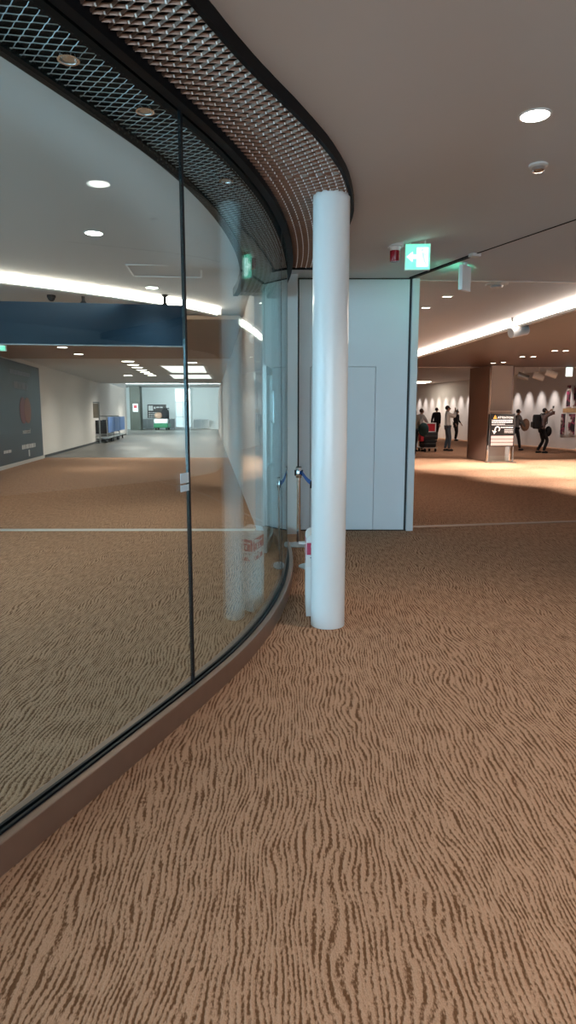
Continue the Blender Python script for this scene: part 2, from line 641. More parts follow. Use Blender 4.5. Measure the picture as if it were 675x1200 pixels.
# far hall
wall('wall_far', (-34, 64.5), (1.2, 64.5), 0, 4.1, 0.2, mat('far_wall', (0.62, 0.66, 0.66, 1), 0.7, noise=0.03, nscale=1))
wall('wall_left', (-34, 47.9), (-34, 64.5), 0, 4.1, 0.2, M['wall'])
wall('wall_left', (-34, 47.9), (LW1.x - .05, 47.9), 0, 4.1, 0.2, M['wall'])
wall('wall_right', (-0.9, 51.2), (-0.9, 64.5), 0, 4.1, -0.2, M['wall'])

# back of the hall behind the viewer: an unseen glazed front added as fill light
bk = MB()
bk.box(-8.8, -7.0, -7.2, -7.0, 0, 3.2)
bk.box(3.2, 9.2, -7.2, -7.0, 0, 3.2)
bk.box(-7.0, 3.2, -7.2, -7.0, 0, 0.25)
bk.box(-7.0, 3.2, -7.2, -7.0, 2.95, 3.2)
struct('wall_back', bk, M['wall'])
wn = MB()
for k in range(7):
    x = -7.0 + k * 1.7
    wn.box(x - 0.03, x + 0.03, -7.16, -7.02, 0.25, 2.95)
for z in (0.25, 2.1, 2.89):
    wn.box(-7.0, 3.2, -7.15, -7.03, z, z + 0.06)
win = struct('fill_window', wn, M['grey_metal'])
for k in range(6):
    p_ = MB()
    p_.box(-7.0 + k * 1.7 + 0.03, -7.0 + (k + 1) * 1.7 - 0.03, -7.11, -7.10, 0.31, 2.89)
    p_.build('pane', M['daylight'], win)

# thresholds let into the floor, and the ceiling joint over them
tr = MB()
tr.box(-8.2, -0.43, 8.27, 8.41, 0.0005, 0.006)
tr.box(-8.2, -0.43, 8.31, 8.37, 0.006, 0.009)
struct('trim_1', tr, M['strip'])
tr = MB()
tr.prism([(1.62, 8.50, .0005), (8.9, 9.86, .0005), (8.9, 9.99, .0005), (1.62, 8.62, .0005)], (0, 0, 0.007))
struct('trim_2', tr, mat('dull_threshold', (0.42, 0.31, 0.24, 1), 0.4, 0.5, noise=0.08, nscale=6))
tr = MB()
tr.prism([(1.62, 8.42, 3.143), (4.1, 8.58, 3.143), (4.1, 8.66, 3.143), (1.62, 8.50, 3.143)], (0, 0, 0.02))
struct('trim_3', tr, M['offwhite'])

# ------------------------------------------------------------------ white partition with flush door
pt = thing('partition_wall', 'tall pale white movable partition wall with a flush door outline behind the white column', 'partition', (0, WALL_Y, 0))
x_pl, x_r = at_z(350, 621).x, 1.50
sd0, sd1, sdz = at_d(363.5, 600, WALL_Y).x, at_d(437, 600, WALL_Y).x, at_d(430, 430, WALL_Y).z
q = MB()   # surround: above and beside the small door
g = 0.006
q.box(x_pl, x_r, 0.02, 0.14, sdz + g, 3.135)
q.box(x_pl, sd0 - g, 0.02, 0.14, 0.012, sdz + g)
q.box(sd1 + g, x_r, 0.02, 0.14, 0.012, sdz + g)
q.build('wall_panel', M['wall_pale'], pt)
q = MB()
q.box(sd0, sd1, 0.021, 0.06, 0.012, sdz)
q.build('flush_door', M['wall_pale'], pt)
q = MB()
q.box(sd0 - g, sd1 + g, 0.07, 0.10, 0.012, sdz + g)
q.box(x_pl - 0.02, x_pl, 0.05, 0.13, 0.0, 3.14)
q.box(x_r, x_r + 0.03, 0.04, 0.13, 0.0, 3.14)
q.build('shadow_gap', M['dark_line'], pt)
q = MB()
q.box(x_pl - 0.02, x_r + .03, 0.015, 0.13, 0.0, 0.012)
q.build('bottom_seal', M['rubber'], pt)
q = MB()
q.box(x_r + 0.03, x_r + 0.115, -0.02, 0.16, 0.0, 3.14)
q.build('end_jamb', M['column'], pt, bevel=0.004)
q = MB()
q.box(x_pl - 0.02, x_r + 0.03, 0.012, 0.135, 3.138, 3.15)
q.build('top_seal', M['dark_line'], pt)
# white wall stub between glass and partition
x_s0, x_s1 = -0.30, x_pl - 0.022
q = MB()
q.box(-0.42, x_s0, WALL_Y + 0.02, WALL_Y + .17, 0, 3.16)
q.box(x_s0, x_s1, WALL_Y - 0.24, WALL_Y + .17, 0, 3.16)
struct('wall_stub', q, M['wall'])

# ------------------------------------------------------------------ glass wall
gw = thing('glass_wall', 'long curved frameless glass wall standing on a brown metal kerb', 'glass wall', (CX, CY, 0))


def arc_box(mb, r0, r1, z0, z1, a0, a1, step=0.75, mi=0, local=True):
    n = max(1, int(math.ceil((a1 - a0) / step)))
    k = len(mb.v)
    off = Vector((CX, CY, 0)) if local else Vector()
    for i in range(n + 1):
        a = a0 + (a1 - a0) * i / n
        for r, z in ((r0, z0), (r1, z0), (r1, z1), (r0, z1)):
            mb.v.append(tuple(pol(r, a, z) - off))
    for i in range(n):
        for c in range(4):
            e = (c + 1) % 4
            mb.f.append((k + 4 * i + c, k + 4 * i + e, k + 4 * i + 4 + e, k + 4 * i + 4 + c))
            mb.m.append(mi)
    mb.f.append((k, k + 3, k + 2, k + 1))
    mb.m.append(mi)
    e = k + 4 * n
    mb.f.append((e, e + 1, e + 2, e + 3))
    mb.m.append(mi)


q = MB()
arc_box(q, R + 0.020, R + 0.058, 0.0, 0.115, A0, A1)
q.build('kerb', M['bronze'], gw, True, bevel=0.004)
q = MB()
arc_box(q, R - 0.058, R - 0.020, 0.0, 0.115, A0, A1)
q.build('kerb', M['bronze'], gw, True, bevel=0.004)
for ra, rb in ((R - 0.0195, R - 0.0075), (R + 0.0075, R + 0.0195)):
    q = MB()
    arc_box(q, ra, rb, 0.0, 0.122, A0, A1)
    q.build('gasket', M['rubber'], gw, True)
sa = math.degrees(float(np.interp(3.205, _Y, _S)) / R)
seams = [sa - 45.2, sa - 33.9, sa - 22.6, sa - 11.3, sa, sa + 11.3, sa + 22.6, 10.7]
for a, b in zip(seams[:-1], seams[1:]):
    q = MB()
    arc_box(q, R - 0.006, R + 0.006, 0.06, 2.93, a + 0.056, b - 0.056, 0.25)
    q.build('glass_pane', M['glass'], gw, True)
for a in seams[1:-1]:
    q = MB()
    arc_box(q, R - 0.007, R + 0.007, 0.115, 2.93, a - 0.055, a + 0.055)
    q.build('seam', M['rubber'], gw)
q = MB()
arc_box(q, R - 0.016, R + 0.016, 0.115, 2.93, 10.7, 10.9)
q.build('end_post', M['chrome'], gw)
for ra, rb in ((R - 0.055, R - 0.0075), (R + 0.0075, R + 0.055)):
    q = MB()
    arc_box(q, ra, rb, 2.865, 2.965, A0, A1)
    q.build('head_channel', M['black'], gw, True)
# small pale patch by the seam, painted in place of a window's reflection
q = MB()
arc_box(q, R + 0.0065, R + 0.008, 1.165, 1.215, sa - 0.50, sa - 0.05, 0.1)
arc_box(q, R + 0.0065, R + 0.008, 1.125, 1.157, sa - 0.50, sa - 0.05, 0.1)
q.build('reflection_patch', mat('painted_reflection', (0.70, 0.88, 0.96, 1), 0.4, noise=0.03, nscale=20), gw)


# ------------------------------------------------------------------ expanded-metal soffit
def mesh_panel(sign, a0, a1, parent, warm):
    """rows of zig-zag strands of expanded metal between radius R and the rim"""
    swd, lwd = 0.052, 0.094
    row = math.degrees(swd / 2 / R)
    n = int(round((a1 - a0) / row))
    row = (a1 - a0) / n
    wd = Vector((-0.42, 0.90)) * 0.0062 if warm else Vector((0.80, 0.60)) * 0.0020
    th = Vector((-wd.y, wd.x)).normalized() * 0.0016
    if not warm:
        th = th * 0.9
    q = MB()
    t0 = 0.050
    for i in range(n):
        a = a0 + (i + 0.5) * row
        t1 = (w_out(a) if sign > 0 else W_IN) - 0.012
        m_ = max(2, int((t1 - t0) / lwd * 8))
        k = len(q.v)
        for j in range(m_ + 1):
            t = t0 + (t1 - t0) * j / m_
            ph = ((t - t0) / lwd + (0.5 if i % 2 else 0.0)) % 1.0
            if warm:
                s_ = -math.cos(2 * PI * ph) * swd * 0.17
            else:
                tri = 1 - 4 * abs(ph - 0.5)                       # -1..1
                s_ = math.copysign(min(1, abs(tri) * 1.2), tri) * swd / 4
            for du in ((-wd - th), (wd - th), (wd + th), (-wd + th)):
                aa = a + math.degrees((s_ + du.x) / R)
                q.v.append(tuple(pol(R + sign * t, aa, SOF + 0.008 + du.y) - Vector((CX, CY, 0))))
        for j in range(m_):
            for c in range(4):
                e = (c + 1) % 4
                q.f.append((k + 4 * j + c, k + 4 * j + e, k + 4 * j + 4 + e, k + 4 * j + 4 + c))
                q.m.append(0)
        if warm:
            # bonded knots between neighbouring strands, and the cut strand ends
            nk = int((t1 - t0) / lwd) + 1
            for kk in range(nk + 1):
                t = t0 + (kk + (0.5 if i % 2 == 0 else 0.0)) * lwd
                if t > t1:
                    continue
                hw = 0.0034
                c0 = pol(R + sign * t, a + math.degrees(swd / 4 / R), SOF + 0.006) - Vector((CX, CY, 0))
                tang = (pol(R, a + 1) - pol(R, a - 1)).normalized()
                rad = (pol(R + 1, a) - pol(R, a)).normalized() * hw
                up = Vector((0, 0, 1))
                fwd = tang * 0.004
                dn = (up * 0.86 - tang * 0.5) * 0.0050
                base = c0 - tang * 0.006 - up * 0.001
                q._hex([base - rad - dn, base + rad - dn, base + rad - dn + fwd, base - rad - dn + fwd,
                        base - rad + dn, base + rad + dn, base + rad + dn + fwd, base - rad + dn + fwd], 1)
    return q.build('mesh_panel', [M['mesh_warm'] if warm else M['mesh_cool'], M['mesh_knot']], parent)


so = thing('mesh_soffit', 'curved brown-lit expanded metal soffit hanging above the carpet outside the glass wall', 'soffit', (CX, CY, 0))
si = thing('mesh_soffit', 'darker curved expanded metal soffit on the far side of the glass wall', 'soffit', (CX, CY, 0))
cuts = [-46.0, -37.5, -29.0, -20.5, -12.2, -7.4, SOF_END]
for a, b in zip(cuts[:-1], cuts[1:]):
    mesh_panel(+1, a, b, so, True)
cuts_in = [-46.0, -37.5, -29.0, -20.5, -12.0, -3.5, 5.0, 10.4]
for a, b in zip(cuts_in[:-1], cuts_in[1:]):
    mesh_panel(-1, a, b, si, False)


def rim(parent, sign, a0, a1, name, dz0, dz1, th):
    # black folded edge; on the far side it has a broad flange
    q = MB()
    n = int((a1 - a0) / 0.75)
    k = 0
    for i in range(n + 1):
        a = a0 + (a1 - a0) * i / n
        ww = w_out(a) if sign > 0 else W_IN
        for t, z in ((ww - 0.01, dz0), (ww + th, dz0), (ww + th, dz1), (ww - 0.01, dz1)):
            q.v.append(tuple(pol(R + sign * t, a, z) - Vector((CX, CY, 0))))
    for i in range(n):
        for c in range(4):
            e = (c + 1) % 4
            q.f.append((4 * i + c, 4 * i + e, 4 * i + 4 + e, 4 * i + 4 + c))
            q.m.append(0)
    q.f += [(0, 3, 2, 1), (4 * n, 4 * n + 1, 4 * n + 2, 4 * n + 3)]
    q.m += [0, 0]
    return q.build(name, M['black'], parent, True)


rim(so, 1, -46, SOF_END, 'rim', SOF - 0.005, 2.985, 0.012)
rim(si, -1, -46, 10.4, 'rim', SOF - 0.005, 2.985, 0.05)
q = MB()
arc_box(q, R + 0.055, R + 0.41, 2.948, 2.953, -46, SOF_END)
q.build('void_shade', M['black'], so)  # black sheet in place of the dark void above the mesh
q = MB()
arc_box(q, R - 0.41, R - 0.055, 2.948, 2.953, -46, 10.4)
q.build('void_shade', M['black'], si)  # dark void over the inner mesh, drawn as a black sheet
q = MB()
n_end = 12
pts = [pol(R + 0.0 + 0.57 * i / n_end, SOF_END + 0.05, 0) - Vector((CX, CY, 0)) for i in range(n_end + 1)]
q.prism([pts[0] + Vector((0, 0, SOF - 0.012)), pts[-1] + Vector((0, 0, SOF - 0.012)), pts[-1] + Vector((0, 0, 2.98)), pts[0] + Vector((0, 0, 2.98))], (0, 0.02, 0))
q.build('end_plate', M['black'], so)
# little round spotlights set into the darker soffit
for k, (px, py) in enumerate(((80, 67), (170, 128), (265, 210))):
    p = at_z(px, py, 2.9)
    d = thing('soffit_spotlight', ['small unlit round spotlight in the dark mesh soffit near the top edge',
                                   'small unlit round spotlight in the dark mesh soffit beside the glass seam',
                                   'small unlit round spotlight in the dark mesh soffit above the pale column reflection'][k], 'spotlight', p, 0, 'spotlights in the mesh soffit')
    q = MB()
    q.lathe([(0.040, 0.0), (0.044, -0.012), (0.034, -0.012), (0.032, -0.002)], 20)
    q.build('ring', M['chrome'], d, True)
    q = MB()
    q.lathe([(0.030, 0.0), (0.024, -0.008), (0.001, -0.010)], 20)
    q.build('lens', M['silver'], d, True)

# ------------------------------------------------------------------ white column
cc = Vector((0.285, 4.50, 0))
q = MB()
CR = 0.121
q.lathe([(CR - .004, 0), (CR, 0.004), (CR, 2.95), (CR - 0.01, 2.955)], 64)
co = q.build('round_column', M['column'], None, True)
co.location = cc
tag(co, 'thick round white painted column standing on the carpet beside the curved glass', 'column')

# white upright box behind the column
bx = thing('bag_dispenser', 'narrow white upright box with a red label tucked behind the white column', 'dispenser', (0.135, 4.69, 0))
q = MB()
bw, bh = 0.26, 0.62
out = [(0, 0.03), (0.0, 0.0)]
pts = [(0.0, 0.0), (bw, 0.0), (bw, bh - 0.05)]
for k in range(7):
    t = PI / 2 * k / 6
    pts.append((bw - 0.05 + 0.05 * math.cos(t), bh - 0.05 + 0.05 * math.sin(t)))
for k in range(7):
    t = PI / 2 + PI / 2 * k / 6
    pts.append((0.05 + 0.05 * math.cos(t), bh - 0.05 + 0.05 * math.sin(t)))
q.prism([(x, 0, z) for x, z in pts], (0, 0.32, 0))
q.build('body', M['white'], bx, True)
# labels: front (towards the viewer) and the side facing the glass
for side in (0, 1):
    lb = MB()
    if side == 0:
        f = lambda u, v, d: (0.004 + u * 0.25, -0.001 - d, v)
        q1 = lambda a, u0, u1, v0, v1, d, mi: a.box(0.004 + u0 * 0.25, 0.004 + u1 * 0.25, -0.001 - d, -0.0003, v0, v1, mi)
    else:
        q1 = lambda a, u0, u1, v0, v1, d, mi: a.box(-0.001 - d, -0.0003, 0.01 + u0 * 0.30, 0.01 + u1 * 0.30, v0, v1, mi)
    q1(lb, 0.0, 1.0, 0.38, 0.47, 0.0010, 1)
    q1(lb, 0.0, 1.0, 0.47, 0.56, 0.0010, 0)
    for j in range(3):
        q1(lb, 0.12 + j * 0.28, 0.30 + j * 0.28, 0.525, 0.54, 0.0016, 1)
    q1(lb, 0.3, 0.42, 0.48, 0.515, 0.0016, 1)
    q1(lb, 0.52, 0.60, 0.48, 0.515, 0.0016, 1)
    q1(lb, 0.15, 0.85, 0.395, 0.405, 0.0016, 0)
    q1(lb, 0.25, 0.45, 0.405, 0.422, 0.0016, 0)
    q1(lb, 0.62, 0.85, 0.405, 0.432, 0.0016, 0)
    q1(lb, 0.10, 0.22, 0.445, 0.452, 0.0016, 2)
    q1(lb, 0.34, 0.46, 0.445, 0.452, 0.0016, 2)
    lb.build('label', [M['magenta'], M['paper'], M['blue_sign']], bx)
q = MB()
q.box(-0.055, 0.0, 0.03, 0.09, 0.545, 0.555)
q.build('side_tab', M['white'], bx)


# ------------------------------------------------------------------ belt stanchions
def stanchion(loc, label, h):
    t = thing('belt_stanchion', label, 'stanchion', loc, 0, 'belt stanchions by the partition')
    q = MB()
    q.lathe([(0.16, 0.0), (0.16, 0.006), (0.12, 0.016), (0.04, 0.024), (0.028, 0.03)], 40)
    q.build('base', M['silver'], t, True)
    q = MB()
    q.cyl((0, 0, 0.025), (0, 0, h - 0.06), 0.024, n=24)
    q.build('post', M['chrome'], t, True)
    q = MB()
    q.lathe([(0.034, h - 0.12), (0.036, h - 0.115), (0.036, h - 0.006), (0.032, h)], 24)
    hd = q.build('belt_head', M['chrome'], t, True)
    for xa, xb in ((-0.050, -0.034), (0.034, 0.047)):
        q = MB()
        q.box(xa, xb, -0.02, 0.02, h - 0.095, h - 0.03)
        q.build('belt_slot', M['rubber'], hd)
    q = MB()
    q.lathe([(0.033, h), (0.030, h + 0.008), (0.003, h + 0.010)], 24)
    q.build('cap', M['rubber'], hd, True)
    return t


s1 = at_z(350, 638.5)
s2 = at_z(0, 664)
s2 = Vector((0.265, s2.y, 0))
st1 = stanchion(s1, 'chrome stanchion with a blue belt in front of the white wall stub', 0.90)
st2 = stanchion(s2, 'chrome stanchion whose round base peeks out behind the white column', 0.88)
d = s2 - s1
q = MB()
p0 = Vector((0.035, -0.02, 0.842))
p1 = Vector((d.x * 0.99 - 0.02, d.y + 0.045, 0.822))
nseg = 10
side = Vector((-d.y, d.x, 0)).normalized() * 0.0012
for i in range(nseg):
    ta, tb = i / nseg, (i + 1) / nseg
    a = p0.lerp(p1, ta) - Vector((0, 0, 0.02 * math.sin(PI * ta)))
    b = p0.lerp(p1, tb) - Vector((0, 0, 0.02 * math.sin(PI * tb)))
    hz = Vector((0, 0, 0.024))
    q._hex([a - hz - side, b - hz - side, b - hz + side, a - hz + side, a + hz - side, b + hz - side, b + hz + side, a + hz + side])
blt = q.build('belt', M['belt'], st1)
q = MB()
q.box(p1.x - 0.012, p1.x + 0.012, p1.y - 0.02, p1.y + 0.01, p1.z - 0.035, p1.z + 0.035)
q.build('belt_clip', M['rubber'], blt)

# ------------------------------------------------------------------ glass door leaf inside the enclosure
gd = thing('glass_door', 'narrow glass door leaf with steel rails seen through the curved glass', 'door', (-0.245, 6.9, 0), math.atan2(0.65, 0.05))
q = MB()
Ld = 0.66
q.box(0.03, Ld - 0.03, -0.005, 0.005, 0.10, 1.93)
q.build('pane', M['glass_clear'], gd)
for x in (0.0, Ld - 0.035):
    q = MB()
    q.box(x, x + 0.035, -0.018, 0.018, 0.006, 2.0)
    q.build('stile', M['silver'], gd)
for z in (0.01, 1.93):
    q = MB()
    q.box(0.035, Ld - 0.035, -0.018, 0.018, z, z + (0.10 if z < 1 else 0.07))
    q.build('rail', M['silver'], gd)
q = MB()
q.tube([(0.35, -0.03, 1.42), (0.35, -0.06, 1.40), (0.35, -0.06, 1.75), (0.35, -0.03, 1.73)], 0.012, 10)
q.build('pull_handle', M['chrome'], gd, True)
q = MB()
q.cyl((0.035, -0.035, 0.93), (Ld - 0.035, -0.035, 0.93), 0.012, n=12)
q.box(0.06, 0.08, -0.035, -0.005, 0.92, 0.94)
q.box(Ld - 0.08, Ld - 0.06, -0.035, -0.005, 0.92, 0.94)
q.build('push_bar', M['chrome'], gd, True)


# ------------------------------------------------------------------ ceiling fittings
def at_ceil(px, py):
    z = 3.1
    for _ in range(12):
        p_ = at_z(px, py, z)
        z = 0.5 * z + 0.5 * czz(p_.x, p_.y)
    return at_z(px, py, z)


def czz(x, y):
    t, a = off_line(x, y)
    t = t - w_out(a) if t > 0 else -t - W_IN
    fade = sm((a - 2) / 8) if a > 0 else 0
    return 2.955 + 0.195 * max(sm(t / 0.95), fade)


def downlight(x, y, label, r=0.078, power=60, color=NEUT, z=None, lamp='lamp', size=125, group='round ceiling downlights'):
    z = czz(x, y) if z is None else z
    t = thing('downlight', label, 'ceiling light', (x, y, z), 0, group)
    q = MB()
    q.lathe([(r + 0.012, 0.002), (r + 0.012, -0.004), (r, -0.006), (r - 0.003, 0.0)], 32)
    q.build('ring', M['white'], t, True)
    q = MB()
    q.lathe([(r - 0.001, -0.0015), (r - 0.001, -0.0035), (0.002, -0.0045)], 32)
    q.build('diffuser', M[lamp], t)
    if power:
        spot('downlight_beam', (x, y, z - 0.03), power, color, size)
    return t


POW = 50
p = at_ceil(627, 135)
downlight(p.x, p.y, 'bright round ceiling downlight outside the glass, above the open carpet', power=POW, size=105)
for x, y in ((1.3, 0.3), (1.3, -2.8), (4.2, 1.0), (4.4, -1.8), (7.2, -1.0)):
    spot('downlight_beam', (x, y, 3.1), POW * 1.65, NEUT, 112)
LAB = ['round ceiling downlight behind the glass above the glowing cove, beside the access hatch',
       'small round ceiling downlight at the edge of the glowing cove behind the glass']
for k, (px, py) in enumerate(((110, 273), (178, 337))):
    p = at_ceil(px, py)
    downlight(p.x, p.y, LAB[k], power=POW * 0.6, color=NEUT)
for x, y in ((-3.4, 1.5), (-3.6, -2), (-6.0, 5), (-6.0, 1.2), (-3.9, 5.2)):
    spot('downlight_beam', (x, y, 3.1), POW * 0.75, NEUT, 125)

# smoke detector
p = at_ceil(631, 193)
t = thing('smoke_detector', 'round white smoke detector on the ceiling below the bright downlight', 'detector', p)
q = MB()
q.lathe([(0.062, 0.0), (0.062, -0.012), (0.05, -0.018), (0.046, -0.018)], 28)
q.build('base', M['offwhite'], t, True)
q = MB()
q.lathe([(0.042, -0.018), (0.040, -0.038), (0.03, -0.046), (0.002, -0.047)], 28)
q.build('chamber', M['chrome'], t, True)
p = at_z(582, 333, 3.15)
t = thing('ceiling_vent', 'round white vent disc on the ceiling under the hanging white sign box', 'vent', p)
q = MB()
q.lathe([(0.14, 0.0), (0.14, -0.008), (0.09, -0.02)], 28)
q.build('ring', M['offwhite'], t, True)
q = MB()
q.lathe([(0.08, -0.02), (0.07, -0.045), (0.002, -0.05)], 28)
q.build('core', M['grey_metal'], t, True)

# exit sign with running figure
p = at_ceil(490, 282)
ex = thing('exit_sign', 'glowing green exit sign with white running figure hung under the ceiling', 'exit sign', (p.x, p.y, p.z), -0.06)
E = 0.115
zb = -0.262
q = MB()
q.box(-E - 0.006, E + 0.006, 0.001, 0.045, zb - 0.006, zb + 2 * E + 0.006)
q.build('housing', M['white'], ex, bevel=0.004)
q = MB()
q.box(-E, E, -0.004, 0.0005, zb, zb + 2 * E)
q.build('face', M['exit_green'], ex)
for x in (-0.07, 0.07):
    q = MB()
    q.cyl((x, 0.02, zb + 2 * E), (x, 0.02, 0.02), 0.008, n=8)
    q.build('hanger', M['white'], ex)


def flat(pts, y, m, name, th=0.0025):
    q = MB()
    q.prism([(x * E, y, zb + E + z * E) for x, z in pts], (0, th, 0))
    return q.build(name, m, ex)


flat([(-0.90, 0.0), (-0.42, 0.40), (-0.42, 0.15), (-0.12, 0.15), (-0.12, -0.15), (-0.42, -0.15), (-0.42, -0.40)], -0.0065, M['exit_white'], 'arrow')
flat([(-0.08, -0.78), (0.86, -0.78), (0.86, 0.72), (-0.08, 0.72)], -0.0065, M['exit_white'], 'doorway')
q = MB()
fig = lambda pts: q.prism([(x * E, -0.0085, zb + E + z * E) for x, z in pts], (0, 0.002, 0))
fig([(0.26, 0.50), (0.30, 0.60), (0.40, 0.62), (0.48, 0.55), (0.46, 0.44), (0.36, 0.39), (0.28, 0.42)])
fig([(0.28, 0.34), (0.50, 0.36), (0.58, -0.05), (0.40, -0.12)])
fig([(0.10, 0.10), (0.16, 0.02), (0.36, 0.22), (0.32, 0.34)])
fig([(0.50, 0.36), (0.74, 0.12), (0.68, 0.04), (0.48, 0.20)])
fig([(0.40, -0.12), (0.52, -0.05), (0.34, -0.40), (0.12, -0.42), (0.12, -0.30), (0.28, -0.30)])
fig([(0.44, -0.10), (0.58, -0.05), (0.62, -0.36), (0.80, -0.62), (0.70, -0.68), (0.48, -0.40)])
q.build('running_figure', M['exit_man'], ex)

# red alarm lamp
p = at_ceil(463, 287)
t = thing('alarm_lamp', 'small dark red alarm lamp on a white ceiling base beside the exit sign', 'alarm lamp', p)
q = MB()
q.lathe([(0.080, 0.03), (0.080, -0.018), (0.055, -0.022), (0.048, -0.045), (0.046, -0.055)], 28)
q.build('base', M['white'], t, True)
q = MB()
q.lathe([(0.047, -0.055), (0.047, -0.140), (0.043, -0.150), (0.004, -0.152)], 28)
q.build('red_dome', mat('red_lens', (0.28, 0.005, 0.015, 1), 0.25, noise=0.1, nscale=30), t, True)

# sign box seen from its back, green face turned away
p = at_z(549, 307, 3.13)
t = thing('exit_sign', 'white back of a hanging exit sign box beside the ceiling track, green glow behind it', 'exit sign', (p.x, p.y + 0.12, 3.15), math.radians(48))
q = MB()
q.box(-0.10, 0.10, -0.022, 0.022, -0.30, -0.035)
q.build('housing', M['white'], t, bevel=0.004)
q = MB()
q.box(-0.095, 0.095, 0.022, 0.026, -0.295, -0.06)
q.build('face', M['exit_green'], t)
q = MB()
q.cyl((0, 0, -0.035), (0, 0, 0), 0.02, n=10)
q.build('hanger', M['white'], t)
lg = bpy.data.lights.new('exit_glow', 'AREA')
lg.energy, lg.color, lg.size = 0.5, (0.1, 1.0, 0.6), 0.18
lo = bpy.data.objects.new('exit_glow', lg)
COL.objects.link(lo)
lo.location = (p.x - 0.05 + .06, p.y + 0.12 + .06, 2.99)
lo.rotation_euler = (math.radians(90), 0, math.radians(48) + PI)
lo.rotation_euler = Vector((-math.sin(math.radians(48)), math.cos(math.radians(48)), 0.35)).to_track_quat('-Z', 'Y').to_euler()

# sliding partition track across the ceiling
ta, tb, tc_ = at_z(482, 325, 3.15), at_z(555, 298, 3.15), at_z(675, 257, 3.15)
tk = thing('ceiling_track', 'black sliding partition track cut into the ceiling from the partition corner', 'track', (0, 0, 3.15))


def bar(mb, a, b, wd, z0, z1, ext=0):
    d = (b - a).normalized()
    n = Vector((-d.y, d.x, 0)) * wd / 2
    a, b = Vector((a.x, a.y, 0)), Vector((b.x, b.y, 0)) + Vector((d.x, d.y, 0)) * ext
    zz = Vector((0, 0, z0))
    mb.prism([a - n + zz, b - n + zz, b + n + zz, a + n + zz], (0, 0, z1 - z0))


q = MB()
bar(q, ta, tb, 0.055, -0.014, 0.0)
q.build('rail', M['black'], tk)
q = MB()
bar(q, tb, tc_, 0.014, -0.006, 0.0, 1.5)
q.build('slot', M['black'], tk)
q = MB()
d_ = (tb - ta).normalized()
bar(q, tb - d_ * 0.02, tb + d_ * 0.06, 0.10, -0.03, 0.0)
q.build('end_cover', M['offwhite'], tk)

# access hatch in the ceiling behind the glass
h = [at_z(148, 310, 3.15), at_z(236, 311, 3.15), at_z(236, 325, 3.15), at_z(157, 323.5, 3.15)]
q = MB()
for a, b in zip(h, h[1:] + h[:1]):
    d = (b - a).normalized()
    n = Vector((-d.y, d.x, 0)) * 0.012
    q.prism([a - n + Vector((0, 0, -0.006)), b - n + Vector((0, 0, -0.006)), b + n + Vector((0, 0, -0.006)), a + n + Vector((0, 0, -0.006))], (0, 0, 0.006))
hat = q.build('ceiling_hatch', M['white'])
tag(hat, 'thin white outline of a rectangular access hatch in the ceiling behind the glass', 'ceiling hatch')

# two tiny ceiling fittings and a hatch on the right-hand ceiling
for k, (px, py) in enumerate(((524, 347.5), (499, 360.5))):
    p = at_z(px, py, 3.15)
    q = MB()
    q.box(-0.075, 0.075, -0.05, 0.05, -0.005, 0)
    q.box(-0.055, -0.01, -0.03, 0.03, -0.007, -0.005, 1)
    q.box(0.01, 0.055, -0.03, 0.03, -0.007, -0.005, 1)
    o = q.build('ceiling_light', [M['white'], M['lamp_small']])
    o.location = p
    tag(o, ['small twin ceiling light nearer the hanging white sign box', 'small twin ceiling light nearer the partition edge'][k], 'ceiling light', 'small twin lights on the ceiling')


# ------------------------------------------------------------------ cove lights
def cove(name, label, pts, w0, z0, z1, m, lip):
    """lit trough: sloping glowing diffuser with a painted lip"""
    t = thing(name, label, 'cove light')
    q = MB()
    nrm = []
    P = [Vector((p_[0], p_[1], 0)) for p_ in pts]
    for i, p_ in enumerate(P):
        a = P[max(0, i - 1)]
        b = P[min(len(P) - 1, i + 1)]
        d = (b - a).normalized()
        nrm.append(Vector((-d.y, d.x, 0)))
    for i in range(len(P) - 1):
        a, b, na, nb = P[i], P[i + 1], nrm[i], nrm[i + 1]
        z0v, z1v = Vector((0, 0, z0)), Vector((0, 0, z1))
        q._hex([a + z0v, b + z0v, b + nb * w0 + z0v, a + na * w0 + z0v, a + z1v, b + z1v, b + nb * w0 + z1v, a + na * w0 + z1v])
    q.build('diffuser', m, t)
    q = MB()
    for i in range(len(P) - 1):
        a, b, na, nb = P[i], P[i + 1], nrm[i], nrm[i + 1]
        z0v, z1v = Vector((0, 0, z0 - lip)), Vector((0, 0, z0))
        q._hex([a + z0v, b + z0v, b + nb * (w0 + .05) + z0v, a + na * (w0 + .05) + z0v, a + z1v, b + z1v, b + nb * (w0 + .05) + z1v, a + na * (w0 + .05) + z1v])
    q.build('lip', M['offwhite'], t)
    return t


cove('cove_light', 'long warm glowing cove light along the edge of the brown ceiling beyond the partition',
     COVE_R, 0.03, 3.03, 3.149, M['cove'], 0.04)
lp = [at_z(px, py, 3.15) for px, py in ((-60, 310), (0, 320), (60, 328), (130, 338), (218, 352), (255, 361))]
cove('cove_light', 'curved warm glowing cove light in the ceiling behind the glass above the blue sign',
     [(p_.x, p_.y) for p_ in lp], 0.06, 3.045, 3.149, M['cove_left'], 0.02)

# white box fitting hung by the cove on the right
p = at_z(611, 372, 3.15)
t = thing('hanging_spotlight', 'white cylinder spotlight hanging in front of the glowing cove on the right', 'spotlight', (p.x, p.y, 3.15))
q = MB()
q.box(-0.16, 0.12, -0.05, 0.05, -0.07, 0.0)
q.build('mount', M['grey_metal'], t)
q = MB()
q.cyl((-0.02, 0, -0.07), (-0.02, 0, -0.16), 0.012, n=8)
q.build('stem', M['grey_metal'], t)
q = MB()
q.cyl((-0.19, -0.05, -0.27), (0.12, 0.05, -0.20), 0.085, n=24)
q.build('can', M['white'], t, True, bevel=0.004)

